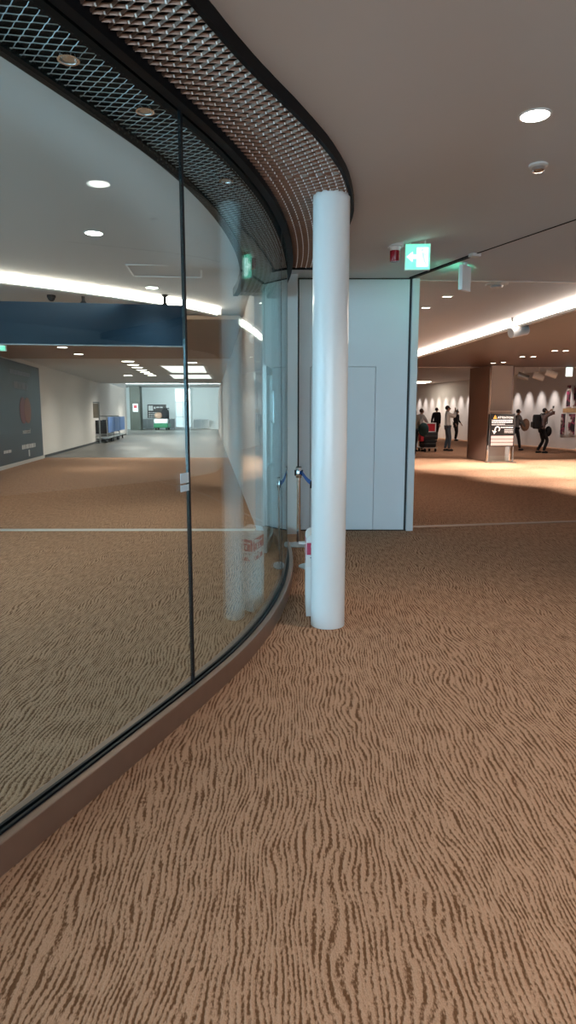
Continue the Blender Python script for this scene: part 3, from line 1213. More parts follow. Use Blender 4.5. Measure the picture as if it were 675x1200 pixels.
# ------------------------------------------------------------------ right hall: brown ceiling lights, spots, pillar, sign
BL = [(578, 425.5), (590, 424.5), (612, 418), (625, 418), (650, 411), (663, 411)]
for k, (px, py) in enumerate(BL):
    p = at_z(px, py, 3.0)
    lab = ['tiny downlight in the brown ceiling directly over the square pillar', 'tiny downlight in the brown ceiling just past the square pillar top',
           'tiny downlight in the brown ceiling, first of the middle pair', 'tiny downlight in the brown ceiling, second of the middle pair',
           'tiny downlight in the brown ceiling nearer the frame edge, first of its pair', 'tiny downlight in the brown ceiling closest to the frame edge'][k]
    downlight(p.x, p.y, lab, 0.07, 0, z=3.0, lamp='lamp_small', group='downlights in the brown ceiling')
for x, y in ((5.7, 17.7), (6.7, 15.2), (7.7, 12.7), (4.7, 19.8), (8.5, 16.2), (9.4, 13.6), (7.2, 19.4), (9.6, 19.4), (11.3, 17.0)):
    spot('downlight_beam', (x, y, 2.95), 330, (1.0, 0.90, 0.81), 84, 0.35)
for x, y in ((6.0, 24.5), (8.6, 24.5), (7.0, 28.5), (5.5, 33)):
    spot('downlight_beam', (x, y, 3.38), 60, (1.0, 0.88, 0.80), 120)
# wall washers close to the far right wall
wd_ = (RW1 - RW0).normalized()
wn_ = Vector((wd_.y, -wd_.x, 0))
if wn_.x > 0:
    wn_ = -wn_
for k in range(24):
    p = RW0 + wd_ * (1.0 + k * 1.02) + wn_ * 0.62
    spot('wall_washer_beam', (p.x, p.y, 3.36), 85, (1.0, 0.88, 0.82), 44, 1.0, 0.02, target=(p.x - wn_.x * 0.6, p.y - wn_.y * 0.6, 1.35))
# bright panel light far away on the left of that hall
p = at_z(488, 448, 3.42)
q = MB()
q.box(-0.7, 0.7, -0.9, 0.9, -0.02, 0.0)
o = q.build('ceiling_light', M['lamp_small'])
o.location = p
tag(o, 'bright rectangular ceiling light above the walking travellers', 'ceiling light')

# track spotlights
for k, (px, py) in enumerate(((613, 440), (631, 440), (646, 437))):
    d0 = 22.6
    p = at_d(px, py, d0)
    t = thing('track_spotlight', ['unlit grey track spotlight nearest the square pillar', 'cream track spotlight, middle one of the row of three',
                                  'cream track spotlight farthest from the square pillar'][k], 'spotlight', (p.x, p.y, 3.42), 0.0, 'track spotlights under the ceiling')
    hz = p.z - 3.42
    q = MB()
    q.box(-0.12, 0.12, -0.04, 0.04, -0.04, 0.0)
    q.build('mount', M['offwhite'], t)
    q = MB()
    q.cyl((0.04, 0, -0.04), (0.02, 0, hz + 0.06), 0.025, n=8)
    q.build('stem', M['offwhite'], t)
    q = MB()
    q.cyl((-0.17, 0.05, hz + 0.03), (0.17, -0.05, hz - 0.10), 0.11, n=18)
    q.build('can', M['offwhite'] if k else M['grey_metal'], t, True)

# far lit exit sign box
p = at_d(667, 436, 22.4)
t = thing('exit_sign', 'small bright exit sign glowing above the photo posters', 'exit sign', (p.x, p.y, p.z + 0.15))
q = MB()
q.box(-0.12, 0.12, 0.0, 0.06, -0.30, 0.02)
q.build('housing', M['white'], t)
q = MB()
q.box(-0.11, 0.11, -0.01, 0.0, -0.29, 0.01)
q.build('face', emit_mat('far_exit_face', (0.75, 1.0, 0.97), 0.5), t)
q = MB()
q.cyl((0, 0.03, 0.02), (0, 0.03, 3.42 - p.z - 0.15), 0.02, n=8)
q.build('hanger', M['white'], t)

# square pillar
pb = at_z(570, 541)
pr = math.radians(11)
pl = thing('square_pillar', 'square pillar with grey panel front and brown side under the brown ceiling', 'pillar', pb, pr)
q = MB()
q.box(0.03, 0.76, 0.0, 0.03, 0.18, 2.99)
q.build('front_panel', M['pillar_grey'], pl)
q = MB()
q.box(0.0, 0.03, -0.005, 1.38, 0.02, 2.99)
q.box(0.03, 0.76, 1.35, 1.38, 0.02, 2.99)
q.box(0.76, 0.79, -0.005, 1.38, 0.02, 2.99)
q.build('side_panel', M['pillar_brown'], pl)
q = MB()
q.box(-0.012, 0.03, -0.025, 0.03, 0.0, 2.99)
q.build('corner_trim', M['chrome'], pl)
q = MB()
q.box(0.76, 0.80, -0.025, 0.03, 0.0, 2.99)
q.build('corner_trim', M['chrome'], pl)
q = MB()
q.box(0.03, 0.76, -0.012, 0.03, 0.0, 0.18)
q.build('plinth', mat('steel_plinth', (0.42, 0.46, 0.46, 1), 0.3, 0.5, noise=0.04, nscale=8), pl)
q = MB()
q.box(0.03, 0.76, -0.004, 0.0, 1.56, 1.60)
q.build('joint_strip', M['silver'], pl)

# attention notice stand in front of the pillar
sb = at_z(566, 541) + Vector((0.05, -0.45, 0))
ns = thing('notice_stand', 'black attention notice board on a steel stand in front of the square pillar', 'notice stand', sb, 0.06)
W_ = 0.76
z0, z1 = 0.50, 1.50
q = MB()
q.box(0, W_, 0.0, 0.03, z0, z1)
bd = q.build('board', M['board_black'], ns)
for x in (0.0, W_):
    q = MB()
    q.box(x - 0.02, x + 0.02, 0.031, 0.06, 0.02, z1 + 0.02)
    q.build('leg', M['grey_metal'], ns)
q = MB()
q.box(-0.04, W_ + 0.04, -0.20, -0.16, 0.0, 0.03)
q.box(-0.04, W_ + 0.04, 0.22, 0.26, 0.0, 0.03)
q.box(-0.04, 0.0, -0.20, 0.26, 0.0, 0.03)
q.box(W_, W_ + 0.04, -0.20, 0.26, 0.0, 0.03)
q.build('foot_frame', M['silver'], ns)
q = MB()
q.prism([(0.07, -0.004, z1 - 0.15), (0.19, -0.004, z1 - 0.15), (0.13, -0.004, z1 - 0.03)], (0, 0.0035, 0))
q.build('warning_triangle', M['orange'], ns)
q = MB()
q.box(0.126, 0.134, -0.006, -0.0035, z1 - 0.115, z1 - 0.07)
q.box(0.126, 0.134, -0.006, -0.0035, z1 - 0.138, z1 - 0.125)
q.build('exclamation_mark', M['board_black'], ns)
mt = Matrix.Translation((0.21, -0.002, z1 - 0.14)) @ Matrix.Rotation(PI / 2, 4, 'X')
text('lettering', 'ATTENTION', 0.088, M['paper'], ns, mt)
q = MB()


def dashes(mb, x0, x1, y, z, h_, seed, mi=0):
    rr = random.Random(seed)
    x = x0
    while x < x1 - 0.01:
        l_ = min(rr.uniform(0.5, 2.0) * h_, x1 - x)
        mb.box(x, x + l_, y, y + 0.002, z, z + h_, mi)
        x += l_ + h_ * 0.35


dashes(q, 0.03, 0.70, -0.003, z1 - 0.215, 0.035, 1)
dashes(q, 0.03, 0.70, -0.003, z1 - 0.27, 0.035, 2)
dashes(q, 0.03, 0.45, -0.003, z1 - 0.325, 0.018, 3)
dashes(q, 0.32, 0.72, -0.003, z1 - 0.43, 0.035, 4)
for k in range(3):
    dashes(q, 0.44, 0.72, -0.003, z1 - 0.49 - k * 0.045, 0.02, 5 + k)
q.box(0.03, 0.73, -0.003, -0.001, z1 - 0.35, z1 - 0.345)
q.build('printed_lines', M['paper'], ns, kind='stuff')
q = MB()   # bent arrow turning back on itself
cxa, cza = 0.22, z1 - 0.46
arc = [(math.radians(a), 0.085) for a in range(-60, 211, 15)]
for (a, r), (b, r2) in zip(arc[:-1], arc[1:]):
    q._hex([(cxa + r * .6 * math.cos(a), -0.004, cza + r * .6 * math.sin(a)), (cxa + r * math.cos(a), -0.004, cza + r * math.sin(a)),
            (cxa + r * math.cos(a), -0.001, cza + r * math.sin(a)), (cxa + r * .6 * math.cos(a), -0.001, cza + r * .6 * math.sin(a)),
            (cxa + r * .6 * math.cos(b), -0.004, cza + r * .6 * math.sin(b)), (cxa + r * math.cos(b), -0.004, cza + r * math.sin(b)),
            (cxa + r * math.cos(b), -0.001, cza + r * math.sin(b)), (cxa + r * .6 * math.cos(b), -0.001, cza + r * .6 * math.sin(b))])
q.prism([(0.05, -0.004, z1 - 0.50), (0.20, -0.004, z1 - 0.535), (0.12, -0.004, z1 - 0.62)], (0, 0.003, 0))
q.box(0.125, 0.165, -0.004, -0.001, z1 - 0.54, z1 - 0.46)
q.build('turn_arrow', M['paper'], ns)
for k in range(3):
    q = MB()
    q.box(0.03, 0.73, -0.005, -0.0005, z0 + 0.03 + k * 0.105, z0 + 0.12 + k * 0.105)
    q.build('paper_strip', M['pink'], ns)

# photo posters on the far right wall
ang = math.atan2(wd_.y, wd_.x)


def poster_mat(seed):
    m = bpy.data.materials.new('poster_print')
    m.use_nodes = True
    nt = m.node_tree
    b = nt.nodes['Principled BSDF']
    b.inputs['Roughness'].default_value = 0.5
    tc = nt.nodes.new('ShaderNodeTexCoord')
    mp = nt.nodes.new('ShaderNodeMapping')
    mp.inputs['Location'].default_value = (seed * 3.7, seed * 1.3, seed)
    v = nt.nodes.new('ShaderNodeTexNoise')
    v.inputs['Scale'].default_value = 3.2
    v.inputs['Detail'].default_value = 3
    cr = nt.nodes.new('ShaderNodeValToRGB')
    cr.color_ramp.interpolation = 'CONSTANT'
    e = cr.color_ramp.elements
    e[0].position, e[0].color = 0.0, (0.02, 0.015, 0.02, 1)
    e[1].position, e[1].color = 0.46, (0.35, 0.03, 0.10, 1)
    for pos, c in ((0.50, (0.10, 0.06, 0.06, 1)), (0.55, (0.45, 0.33, 0.28, 1)), (0.60, (0.70, 0.68, 0.66, 1))):
        x = e.new(pos)
        x.color = c
    nt.links.new(tc.outputs['Object'], mp.inputs['Vector'])
    nt.links.new(mp.outputs[0], v.inputs['Vector'])
    nt.links.new(v.outputs['Fac'], cr.inputs['Fac'])
    nt.links.new(cr.outputs['Color'], b.inputs['Base Color'])
    return m


def on_wall(px):
    """point of the far right wall seen in that pixel column"""
    k = (px - 337.5) / FPX / math.cos(PITCH)
    t = (RW0.x - k * RW0.y) / (k * wd_.y - wd_.x)
    for _ in range(20):
        pp = RW0 + wd_ * t
        kk = (px - 337.5) / FPX * (pp.y * math.cos(PITCH)) / pp.y if False else (px - 337.5) / FPX
        zc = pp.y * math.cos(PITCH) - (1.6 - CAM_H) * math.sin(PITCH)
        t += (pp.x - kk * zc) / (kk * wd_.y * math.cos(PITCH) - wd_.x)
    return RW0 + wd_ * t


for k, (xa, xb, ya, yb) in enumerate(((663, 669.5, 451, 477), (671, 677.5, 451, 477), (658, 665, 484.5, 510), (667, 677.5, 484.5, 510))):
    a, b = on_wall(xa), on_wall(xb)
    L_ = (b - a).length
    zt, zl = at_d((xa + xb) / 2, ya, (a.y + b.y) / 2).z, at_d((xa + xb) / 2, yb, (a.y + b.y) / 2).z
    t = thing('photo_poster', ['upper photo poster on the far wall, farther one', 'upper photo poster on the far wall, nearer one at the frame edge',
                               'lower photo poster on the far wall, behind the photographing person', 'lower photo poster on the far wall, at the frame edge'][k],
              'poster', a + wn_ * 0.004, ang + PI, 'photo posters on the far wall')
    q = MB()
    q.box(0, L_, -0.02, 0, zl, zt)
    q.build('board', M['paper'], t)
    q = MB()
    q.box(0.03, L_ * 0.8, -0.023, -0.02, zl + 0.02, zt - 0.02)
    q.build('print', poster_mat(k + 1), t)
a, b = on_wall(660), on_wall(677.5)
zt, zl = at_d(668, 478.5, a.y).z, at_d(668, 483.5, a.y).z
q = MB()
q.box(0, (b - a).length, -0.02, 0, zl, zt)
o = q.build('poster_banner', [mat('gold_print', (0.42, 0.26, 0.13, 1), 0.5, noise=0.5, nscale=14)])
o.location, o.rotation_euler = a + wn_ * 0.004, (0, 0, ang + PI)
tag(o, 'narrow gold brown banner strip between upper and lower photo posters', 'banner')

# ------------------------------------------------------------------ behind the glass: blue sign, poster wall, corridor
bs = thing('hanging_sign', 'long dark blue sign beam hanging below the ceiling behind the glass', 'sign', (0, 0, 0))
c0, c1 = at_d(-30, 352, 9.0), at_d(218, 358, 9.4)
c0.z = c1.z = 0
d = (c1 - c0)
n = Vector((-d.y, d.x, 0)).normalized() * 0.14
q = MB()
zt, zl = at_d(110, 355, 9.2).z, at_d(110, 404, 9.2).z
q.prism([c0 + Vector((0, 0, zl)), c1 + Vector((0, 0, zl)), c1 + n + Vector((0, 0, zl)), c0 + n + Vector((0, 0, zl))], (0, 0, zt - zl))
q.build('sign_box', M['blue_sign'], bs)
q = MB()
q.prism([c0 - n * .03 + Vector((0, 0, zl - .012)), c1 - n * .03 + Vector((0, 0, zl - .012)), c1 + n * 1.03 + Vector((0, 0, zl - .012)), c0 + n * 1.03 + Vector((0, 0, zl - .012))], (0, 0, 0.012))
q.build('edge_trim', M['grey_metal'], bs)
for px in (94, 192):
    p = c0.lerp(c1, (px + 30) / 248)
    q = MB()
    q.cyl(p + n * .5 + Vector((0, 0, zt)), p + n * .5 + Vector((0, 0, CEIL)), 0.022, n=10)
    q.cyl(p + n * .5 + Vector((0, 0, zt)), p + n * .5 + Vector((0, 0, zt + .03)), 0.05, 0.03, n=10)
    q.cyl(p + n * .5 + Vector((0, 0, CEIL - .03)), p + n * .5 + Vector((0, 0, CEIL)), 0.03, 0.045, n=10)
    q.build('hanger', M['black'], bs, True)
p = at_z(60, 346, 3.15)
t = thing('security_camera', 'small black dome camera on the ceiling above the blue sign', 'camera', p)
q = MB()
q.lathe([(0.06, 0.0), (0.06, -0.03), (0.055, -0.035)], 20)
q.build('base', M['black'], t, True)
q = MB()
q.ball((0, 0, -0.035), 0.05, 0.05, 0.05, 16, 10)
q.build('dome', M['rubber'], t, True)

# poster wall with the two-disc logo
PA, PB = LW0 - ld * 5.0, at_z(47, 537)
nl = Vector((ld.y, -ld.x, 0))
if nl.x < 0:
    nl = -nl
plen = (PB - PA).length
pang = math.atan2(ld.y, ld.x)
ps = thing('wall_poster', 'huge dark blue wall poster with red and orange two-disc logo behind the glass', 'poster', PA + nl * 0.005, pang)


def pm():
    m = mat('poster_blue', (0.03, 0.05, 0.075, 1), 0.4)
    nt = m.node_tree
    b = nt.nodes['Principled BSDF']
    tc = nt.nodes.new('ShaderNodeTexCoord')
    n_ = nt.nodes.new('ShaderNodeTexNoise')
    n_.inputs['Scale'].default_value = 0.8
    n_.inputs['Detail'].default_value = 5
    cr = nt.nodes.new('ShaderNodeValToRGB')
    e = cr.color_ramp.elements
    e[0].position, e[0].color = 0.3, (0.010, 0.018, 0.028, 1)
    e[1].position, e[1].color = 0.7, (0.016, 0.040, 0.062, 1)
    nt.links.new(tc.outputs['Object'], n_.inputs['Vector'])
    nt.links.new(n_.outputs['Fac'], cr.inputs['Fac'])
    nt.links.new(cr.outputs['Color'], b.inputs['Base Color'])
    return m


PH = 3.02
q = MB()
q.box(0, plen, -0.03, 0.0, 0.10, PH)
q.build('sheet', pm(), ps)
q = MB()
q.box(-0.0, plen + 0.04, -0.06, 0.0, 0.0, 0.10)
q.build('skirting', M['offwhite'], ps)


def u_of(px):
    best = min((abs((lambda pp: 337.5 + FPX * pp.x / (pp.y * math.cos(PITCH)))(PA + ld * u) - px), u) for u in [i * 0.01 for i in range(int(plen * 100))])
    return best[1]


uc, ud = u_of(26.0), u_of(31.0)
rad = 0.40
zc = at_d(28, 481, (PA + ld * uc).y).z


def disc(mb, cu, cz, r_, y, n=32):
    mb.prism([(cu + r_ * math.cos(2 * PI * i / n), y, cz + r_ * math.sin(2 * PI * i / n)) for i in range(n)], (0, -0.006, 0))


q = MB()
disc(q, uc, zc, rad, -0.031)
q.build('red_disc', mat('red_ink', (0.20, 0.025, 0.018, 1), 0.5, noise=0.05, nscale=10), ps)
q = MB()
disc(q, uc + 0.50, zc, rad, -0.033)
q.build('orange_disc', mat('orange_ink', (0.26, 0.07, 0.02, 1), 0.5, noise=0.05, nscale=10), ps)
mtx = Matrix.Translation((uc + 0.25, -0.035, zc - rad - 0.30)) @ Matrix.Rotation(PI / 2, 4, 'X')
text('lettering', 'mastercard', 0.20, M['paper'], ps, mtx, 0.002, 'CENTER')
grey_ink = mat('grey_ink', (0.22, 0.23, 0.27, 1), 0.5, noise=0.05, nscale=10)
q = MB()
rr = random.Random(3)
dm = (PA + ld * uc).y
for z, a, b, hh in ((at_d(25, 440, dm).z, u_of(13), u_of(36), 0.12), (at_d(25, 456, dm).z, u_of(17), u_of(33), 0.20)):
    dashes(q, a, b, -0.033, z, hh, int(z * 10))
q.build('printed_lines', grey_ink, ps, kind='stuff')
q = MB()
zt_ = at_d(30, 526, (PA + ld * uc).y).z
dashes(q, u_of(22), u_of(38), -0.033, zt_, 0.13, 9)
dashes(q, u_of(29.5), u_of(31), -0.033, zt_ - 0.25, 0.2, 10)
dashes(q, u_of(0), u_of(9), -0.033, zt_ - .02, 0.08, 10)
q.build('printed_lines', M['paper'], ps, kind='stuff')
# green exit sign over the poster
p = at_d(0, 404, 12.0)
t = thing('exit_sign', 'green exit sign at the end of the blue sign above the dark poster', 'exit sign', (p.x, p.y, CEIL - .09))
q = MB()
hz = p.z - CEIL + .09
q.box(-0.14, 0.10, 0.0, 0.05, hz - 0.11, hz + 0.11)
q.build('housing', M['white'], t)
q = MB()
q.box(-0.13, 0.09, -0.006, 0.0, hz - 0.10, hz + 0.10)
q.build('face', M['exit_green'], t)
q = MB()
q.box(-0.05, 0.0, -0.009, -0.006, hz - 0.07, hz + 0.07)
q.box(0.01, 0.06, -0.009, -0.006, hz - 0.02, hz + 0.03)
q.build('pictogram', M['exit_white'], t)
q = MB()
q.cyl((0, 0.025, hz + .11), (0, 0.025, 0.0), 0.015, n=8)
q.build('hanger', M['white'], t)

# corridor ceiling lamps
CL = [(73, 407), (92, 415), (150, 423.5), (156, 427.5), (161, 430.5), (166, 433.5), (170, 436), (174, 438), (178, 440), (150, 440), (224, 425)]
nm = ['tan ceiling, nearest the dark poster', 'tan ceiling, above the pale wall', 'corridor row of seven, nearest', 'corridor row, second', 'corridor row, third', 'corridor row, fourth',
      'corridor row, fifth', 'corridor row, sixth', 'corridor row, farthest', 'end of the pale wall', 'just past the glass seam']
for k, (px, py) in enumerate(CL):
    z = 3.06 if k < 2 else 3.15
    p = at_z(px, py, z)
    downlight(p.x, p.y, 'small bright downlight behind the glass, ' + nm[k], 0.12 if k < 2 else 0.2, 0, z=z, lamp='lamp_small', group='corridor downlights')
for x, y in ((-4.5, 13), (-3, 16), (-5.6, 14.5), (-5.2, 18), (-4.5, 23), (-6.3, 24), (-6, 29), (-8, 34), (-7, 40), (-2.2, 10.2), (-5.5, 10.2), (-9, 45)):
    spot('downlight_beam', (x, y, 3.0), 40 if y < 17 else (130 if y < 26 else 300), (1.0, 0.89, 0.80), 160, 1.0, 0.4)
# skylights in the corridor ceiling
for k, (xa, xb, y0_, y1_) in enumerate(((186, 240, 428, 436.5), (197, 246, 438.5, 443.5))):
    pts = [at_z(xa, y0_, 3.148), at_z(xb, y0_, 3.148), at_z(xb + 4, y1_, 3.148), at_z(xa + (14 if k == 0 else 6), y1_, 3.148)]
    q = MB()
    q.prism(pts, (0, 0, -0.012))
    sk = q.build('skylight', M['sky_panel'])
    tag(sk, ['larger nearer bright skylight panel in the corridor ceiling', 'narrower farther bright skylight panel in the corridor ceiling'][k], 'skylight')
    q = MB()
    for a, b in zip(pts, pts[1:] + pts[:1]):
        bar(q, a, b, 0.10, -0.02, 0.0)
    for v_i in range(len(q.v)):
        q.v[v_i] = (q.v[v_i][0], q.v[v_i][1], q.v[v_i][2] + 3.148)
    q.build('frame', M['offwhite'], sk)
# luminous grid in the far hall
gl_ = thing('luminous_ceiling', 'grid of glowing ceiling panels over the far hall end', 'ceiling light', (-13, 46, 4.05))
for i in range(9):
    for j in range(4):
        q = MB()
        q.box(-9 + i * 2.2, -9 + i * 2.2 + 1.9, -6 + j * 4.2, -6 + j * 4.2 + 3.2, -0.03, 0.0)
        q.build('panel', M['grid_panel'], gl_)
la = bpy.data.lights.new('far_wall_fill', 'AREA')  # added area light, aimed at the far wall to brighten it
la.shape, la.size, la.size_y, la.energy, la.color = 'RECTANGLE', 14, 2.0, 900, (0.86, 0.97, 1.0)
lo = bpy.data.objects.new('far_wall_fill', la)
COL.objects.link(lo)
lo.location = (-13, 55, 3.9)
lo.rotation_euler = Vector((0, 1, -0.3)).to_track_quat('-Z', 'Y').to_euler()

# far window
fw0, fw1 = at_d(205, 452, 64.4), at_d(223, 452, 64.4)
q = MB()
zt, zm = 3.95, at_d(210, 471, 64.4).z
for x in (fw0.x, (fw0.x + fw1.x) / 2, fw1.x):
    q.box(x - 0.05, x + 0.05, 64.3, 64.5, 0.2, zt)
for z in (0.2, 1.2, zm, zt):
    q.box(fw0.x, fw1.x, 64.3, 64.5, z - 0.05, z + 0.05)
wn2 = struct('window_2', q, M['white'])
xm = (fw0.x + fw1.x) / 2
for xa, xb in ((fw0.x + .05, xm - .05), (xm + .05, fw1.x - .05)):
    for za, zb_, mm in ((zm, zt, 'far_window'), (1.2, zm, 'blue_glow'), (0.2, 1.2, 'blue_glow')):
        q = MB()
        q.box(xa, xb, 64.38, 64.42, za + .05, zb_ - .05)
        if mm == 'blue_glow' and 'blue_glow' not in M:
            M['blue_glow'] = emit_mat('dim_daylit_pane', (0.40, 0.66, 0.78), 0.35)
        q.build('pane', M[mm], wn2)

# olive pillar in the far hall with a notice
pb = at_z(153, 504)
q = MB()
wpx = (at_z(165, 504) - pb).x
pi_ = thing('olive_pillar', 'dark olive square pillar at the end of the corridor behind the glass', 'pillar', pb)
q.box(0, wpx, 0, 1.0, 0, 4.04)
q.build('shaft', M['pillar_green'], pi_)
q = MB()
q.box(wpx * .3, wpx * .8, -0.03, 0, 1.7, 2.45)
nt_ = q.build('notice', M['paper'], pi_)
q = MB()
q.box(wpx * .4, wpx * .7, -0.05, -0.03, 2.05, 2.3)
q.build('printed_block', M['red'], nt_)

# far black notice board on the end wall
a, b = at_d(172.5, 474, 64.4), at_d(195, 490, 64.4)
fb = thing('notice_board', 'black notice board with white print on the far corridor end wall', 'notice board', (a.x, 64.435, 0))
Wb = b.x - a.x
q = MB()
q.box(0, Wb, 0, 0.06, b.z, a.z)
q.build('board', M['board_black'], fb)
q = MB()
q.box(0.1, 0.55, -0.02, 0, a.z - 0.60, a.z - 0.12)
q.build('pictogram', M['paper'], fb)
q = MB()
dashes(q, 0.65, Wb - 0.35, -0.02, a.z - 0.42, 0.2, 21)
for k in range(3):
    dashes(q, 0.1, Wb - 0.9, -0.02, a.z - 0.85 - k * 0.2, 0.10, 22 + k)
q.build('printed_lines', M['paper'], fb, kind='stuff')

# green service kart
kp = at_d(188.5, 503, 61.0)
kp.z = 0
kt = thing('service_kart', 'small green and white electric kart parked at the corridor end', 'kart', kp, 0.0)
q = MB()
q.box(-0.66, 0.66, 0.0, 1.6, 0.22, 0.62)
q.build('body', M['kart_green'], kt, bevel=0.06)
q = MB()
q.box(-0.64, 0.64, -0.03, 0.5, 0.62, 1.05)
q.build('hood', M['white'], kt, bevel=0.08)
for x in (-0.55, 0.43):
    for y in (0.05, 1.2):
        q = MB()
        q.cyl((x, y + .2, 0.2), (x + 0.14, y + .2, 0.2), 0.2, n=18)
        q.build('wheel', M['rubber'], kt, True)
q = MB()
q.box(-0.55, 0.6, 0.9, 1.1, 0.62, 1.55)
q.box(-0.55, 0.6, 0.55, 1.1, 0.62, 0.85)
q.build('seat', M['cloth_dark'], kt, bevel=0.05)
q = MB()
q.ball((0.38, 0.4, 1.55), 0.35, 0.3, 0.5)
q.build('dark_bundle', M['cloth_black'], kt, True)
q = MB()
q.ball((-0.28, 0.35, 1.35), 0.38, 0.3, 0.32)
q.build('tan_bundle', M['basket'], kt, True)
q = MB()
q.box(-0.5, 0.55, 0.3, 1.5, 1.98, 2.05)
for x in (-0.48, 0.5):
    q.box(x, x + .04, 1.45, 1.49, 0.6, 2.0)
q.build('canopy', M['cloth_black'], kt)

# rails at the end wall
for k, (xa, xb) in enumerate(((166, 179.5), (198.5, 204.5), (227, 245))):
    a, b = at_d(xa, 503, 63.9), at_d(xb, 503, 63.9)
    a.z = b.z = 0
    t = thing('barrier_rail', ['dark railing beside the olive pillar at the corridor end', 'short dark railing between the kart and the far window',
                               'grey panelled railing beyond the glass seam at the corridor end'][k], 'railing', a, 0)
    L_ = b.x - a.x
    for za, zb_ in ((0.95, 1.02), (0.12, 0.18)):
        q = MB()
        q.box(0, L_, -0.02, 0.02, za, zb_)
        q.build('rail', M['grey_metal'], t)
    npost = max(2, int(L_ / 0.55))
    for i in range(npost + 1):
        x = L_ * i / npost
        q = MB()
        q.box(x - 0.03, x + 0.03, -0.03, 0.03, 0.0, 1.05)
        q.build('post', M['grey_metal'], t)
    q = MB()
    q.box(0, L_, 0.0, 0.012, 0.18, 0.95)
    q.build('infill', mat('rail_panel', (0.20, 0.23, 0.24, 1), 0.4, noise=0.05, nscale=5), t)

# luggage carts in a nested row along the pale corridor wall
cb = at_z(99, 519.5)
row_ang = pang
LCL = ['luggage cart at the near end of the nested row by the pale wall', 'luggage cart in the middle of the nested row by the pale wall',
       'luggage cart at the far end of the nested row by the pale wall']


def luggage_cart(label, loc, rz, panel=True):
    t = thing('luggage_cart', label, 'cart', loc, rz, 'nested luggage carts by the pale wall')
    q = MB()
    q.box(0.0, 1.9, -0.40, 0.40, 0.20, 0.28)
    q.build('deck', M['silver'], t)
    for x in (0.12, 1.7):
        for y in (-0.36, 0.30):
            q = MB()
            q.cyl((x, y, 0.10), (x, y + 0.06, 0.10), 0.10, n=16)
            q.build('wheel', M['rubber'], t, True)
    q = MB()
    q.tube([(0.0, -0.38, 0.28), (-0.10, -0.38, 1.15), (-0.10, 0.38, 1.15), (0.0, 0.38, 0.28)], 0.025, 8)
    q.build('push_handle', M['silver'], t, True)
    q = MB()
    q.box(0.02, 1.98, -0.43, -0.405, 0.45, 1.12)
    q.build('side_panel', M['cart_blue'], t)
    q = MB()
    q.box(0.02, 0.06, -0.36, 0.36, 0.40, 0.98)
    q.build('end_panel', M['cloth_dark'], t)
    return t


for k in range(3):
    luggage_cart(LCL[k], cb + ld * (k * 2.5) + nl * 0.72, row_ang).scale = (1.2, 1.2, 1.2)
a = at_z(98, 520)
t = thing('cart_sign', 'tall grey sign frame standing behind the nested luggage carts', 'sign', a + nl * 0.55, row_ang + math.radians(-60))
q = MB()
for x in (-0.3, 0.3):
    q.box(x - .03, x + .03, -0.03, 0.03, 0.0, 2.10)
q.box(-0.3, 0.3, -0.03, 0.03, 2.04, 2.10)
q.build('frame', M['grey_metal'], t)
q = MB()
q.box(-0.27, 0.27, -0.015, 0.015, 1.30, 2.02)
q.build('panel', mat('tan_sign', (0.24, 0.20, 0.15, 1), 0.5, noise=0.2, nscale=5), t)
q = MB()
q.box(-0.35, 0.35, -0.2, 0.2, 0.0, 0.05)
q.build('foot', M['grey_metal'], t)


# ------------------------------------------------------------------ people
def skin_mesh(name, joints, edges, radii, m, parent, root=0, sub=1):
    me = bpy.data.meshes.new(name)
    me.from_pydata([tuple(j) for j in joints], edges, [])
    me.materials.append(m)
    o = bpy.data.objects.new(name, me)
    COL.objects.link(o)
    o.parent = parent
    sk = o.modifiers.new('skin', 'SKIN')
    sk.use_smooth_shade = True
    if not me.skin_vertices:
        me.skin_vertices.new()
    for i, r in enumerate(radii):
        sv = me.skin_vertices[0].data[i]
        sv.radius = (r, r) if isinstance(r, (int, float)) else r
        sv.use_root = (i == root)
    ss = o.modifiers.new('subdivision', 'SUBSURF')
    ss.levels = ss.render_levels = sub
    return o


def ik(a, t, l1, l2, hint):
    a, t = Vector(a), Vector(t)
    d = t - a
    L_ = min(d.length, (l1 + l2) * 0.999)
    d.normalize()
    t = a + d * L_
    x = (l1 * l1 - l2 * l2 + L_ * L_) / (2 * L_)
    hgt = math.sqrt(max(0, l1 * l1 - x * x))
    hn = Vector(hint) - d * Vector(hint).dot(d)
    hn.normalize()
    return a + d * x + hn * hgt, t


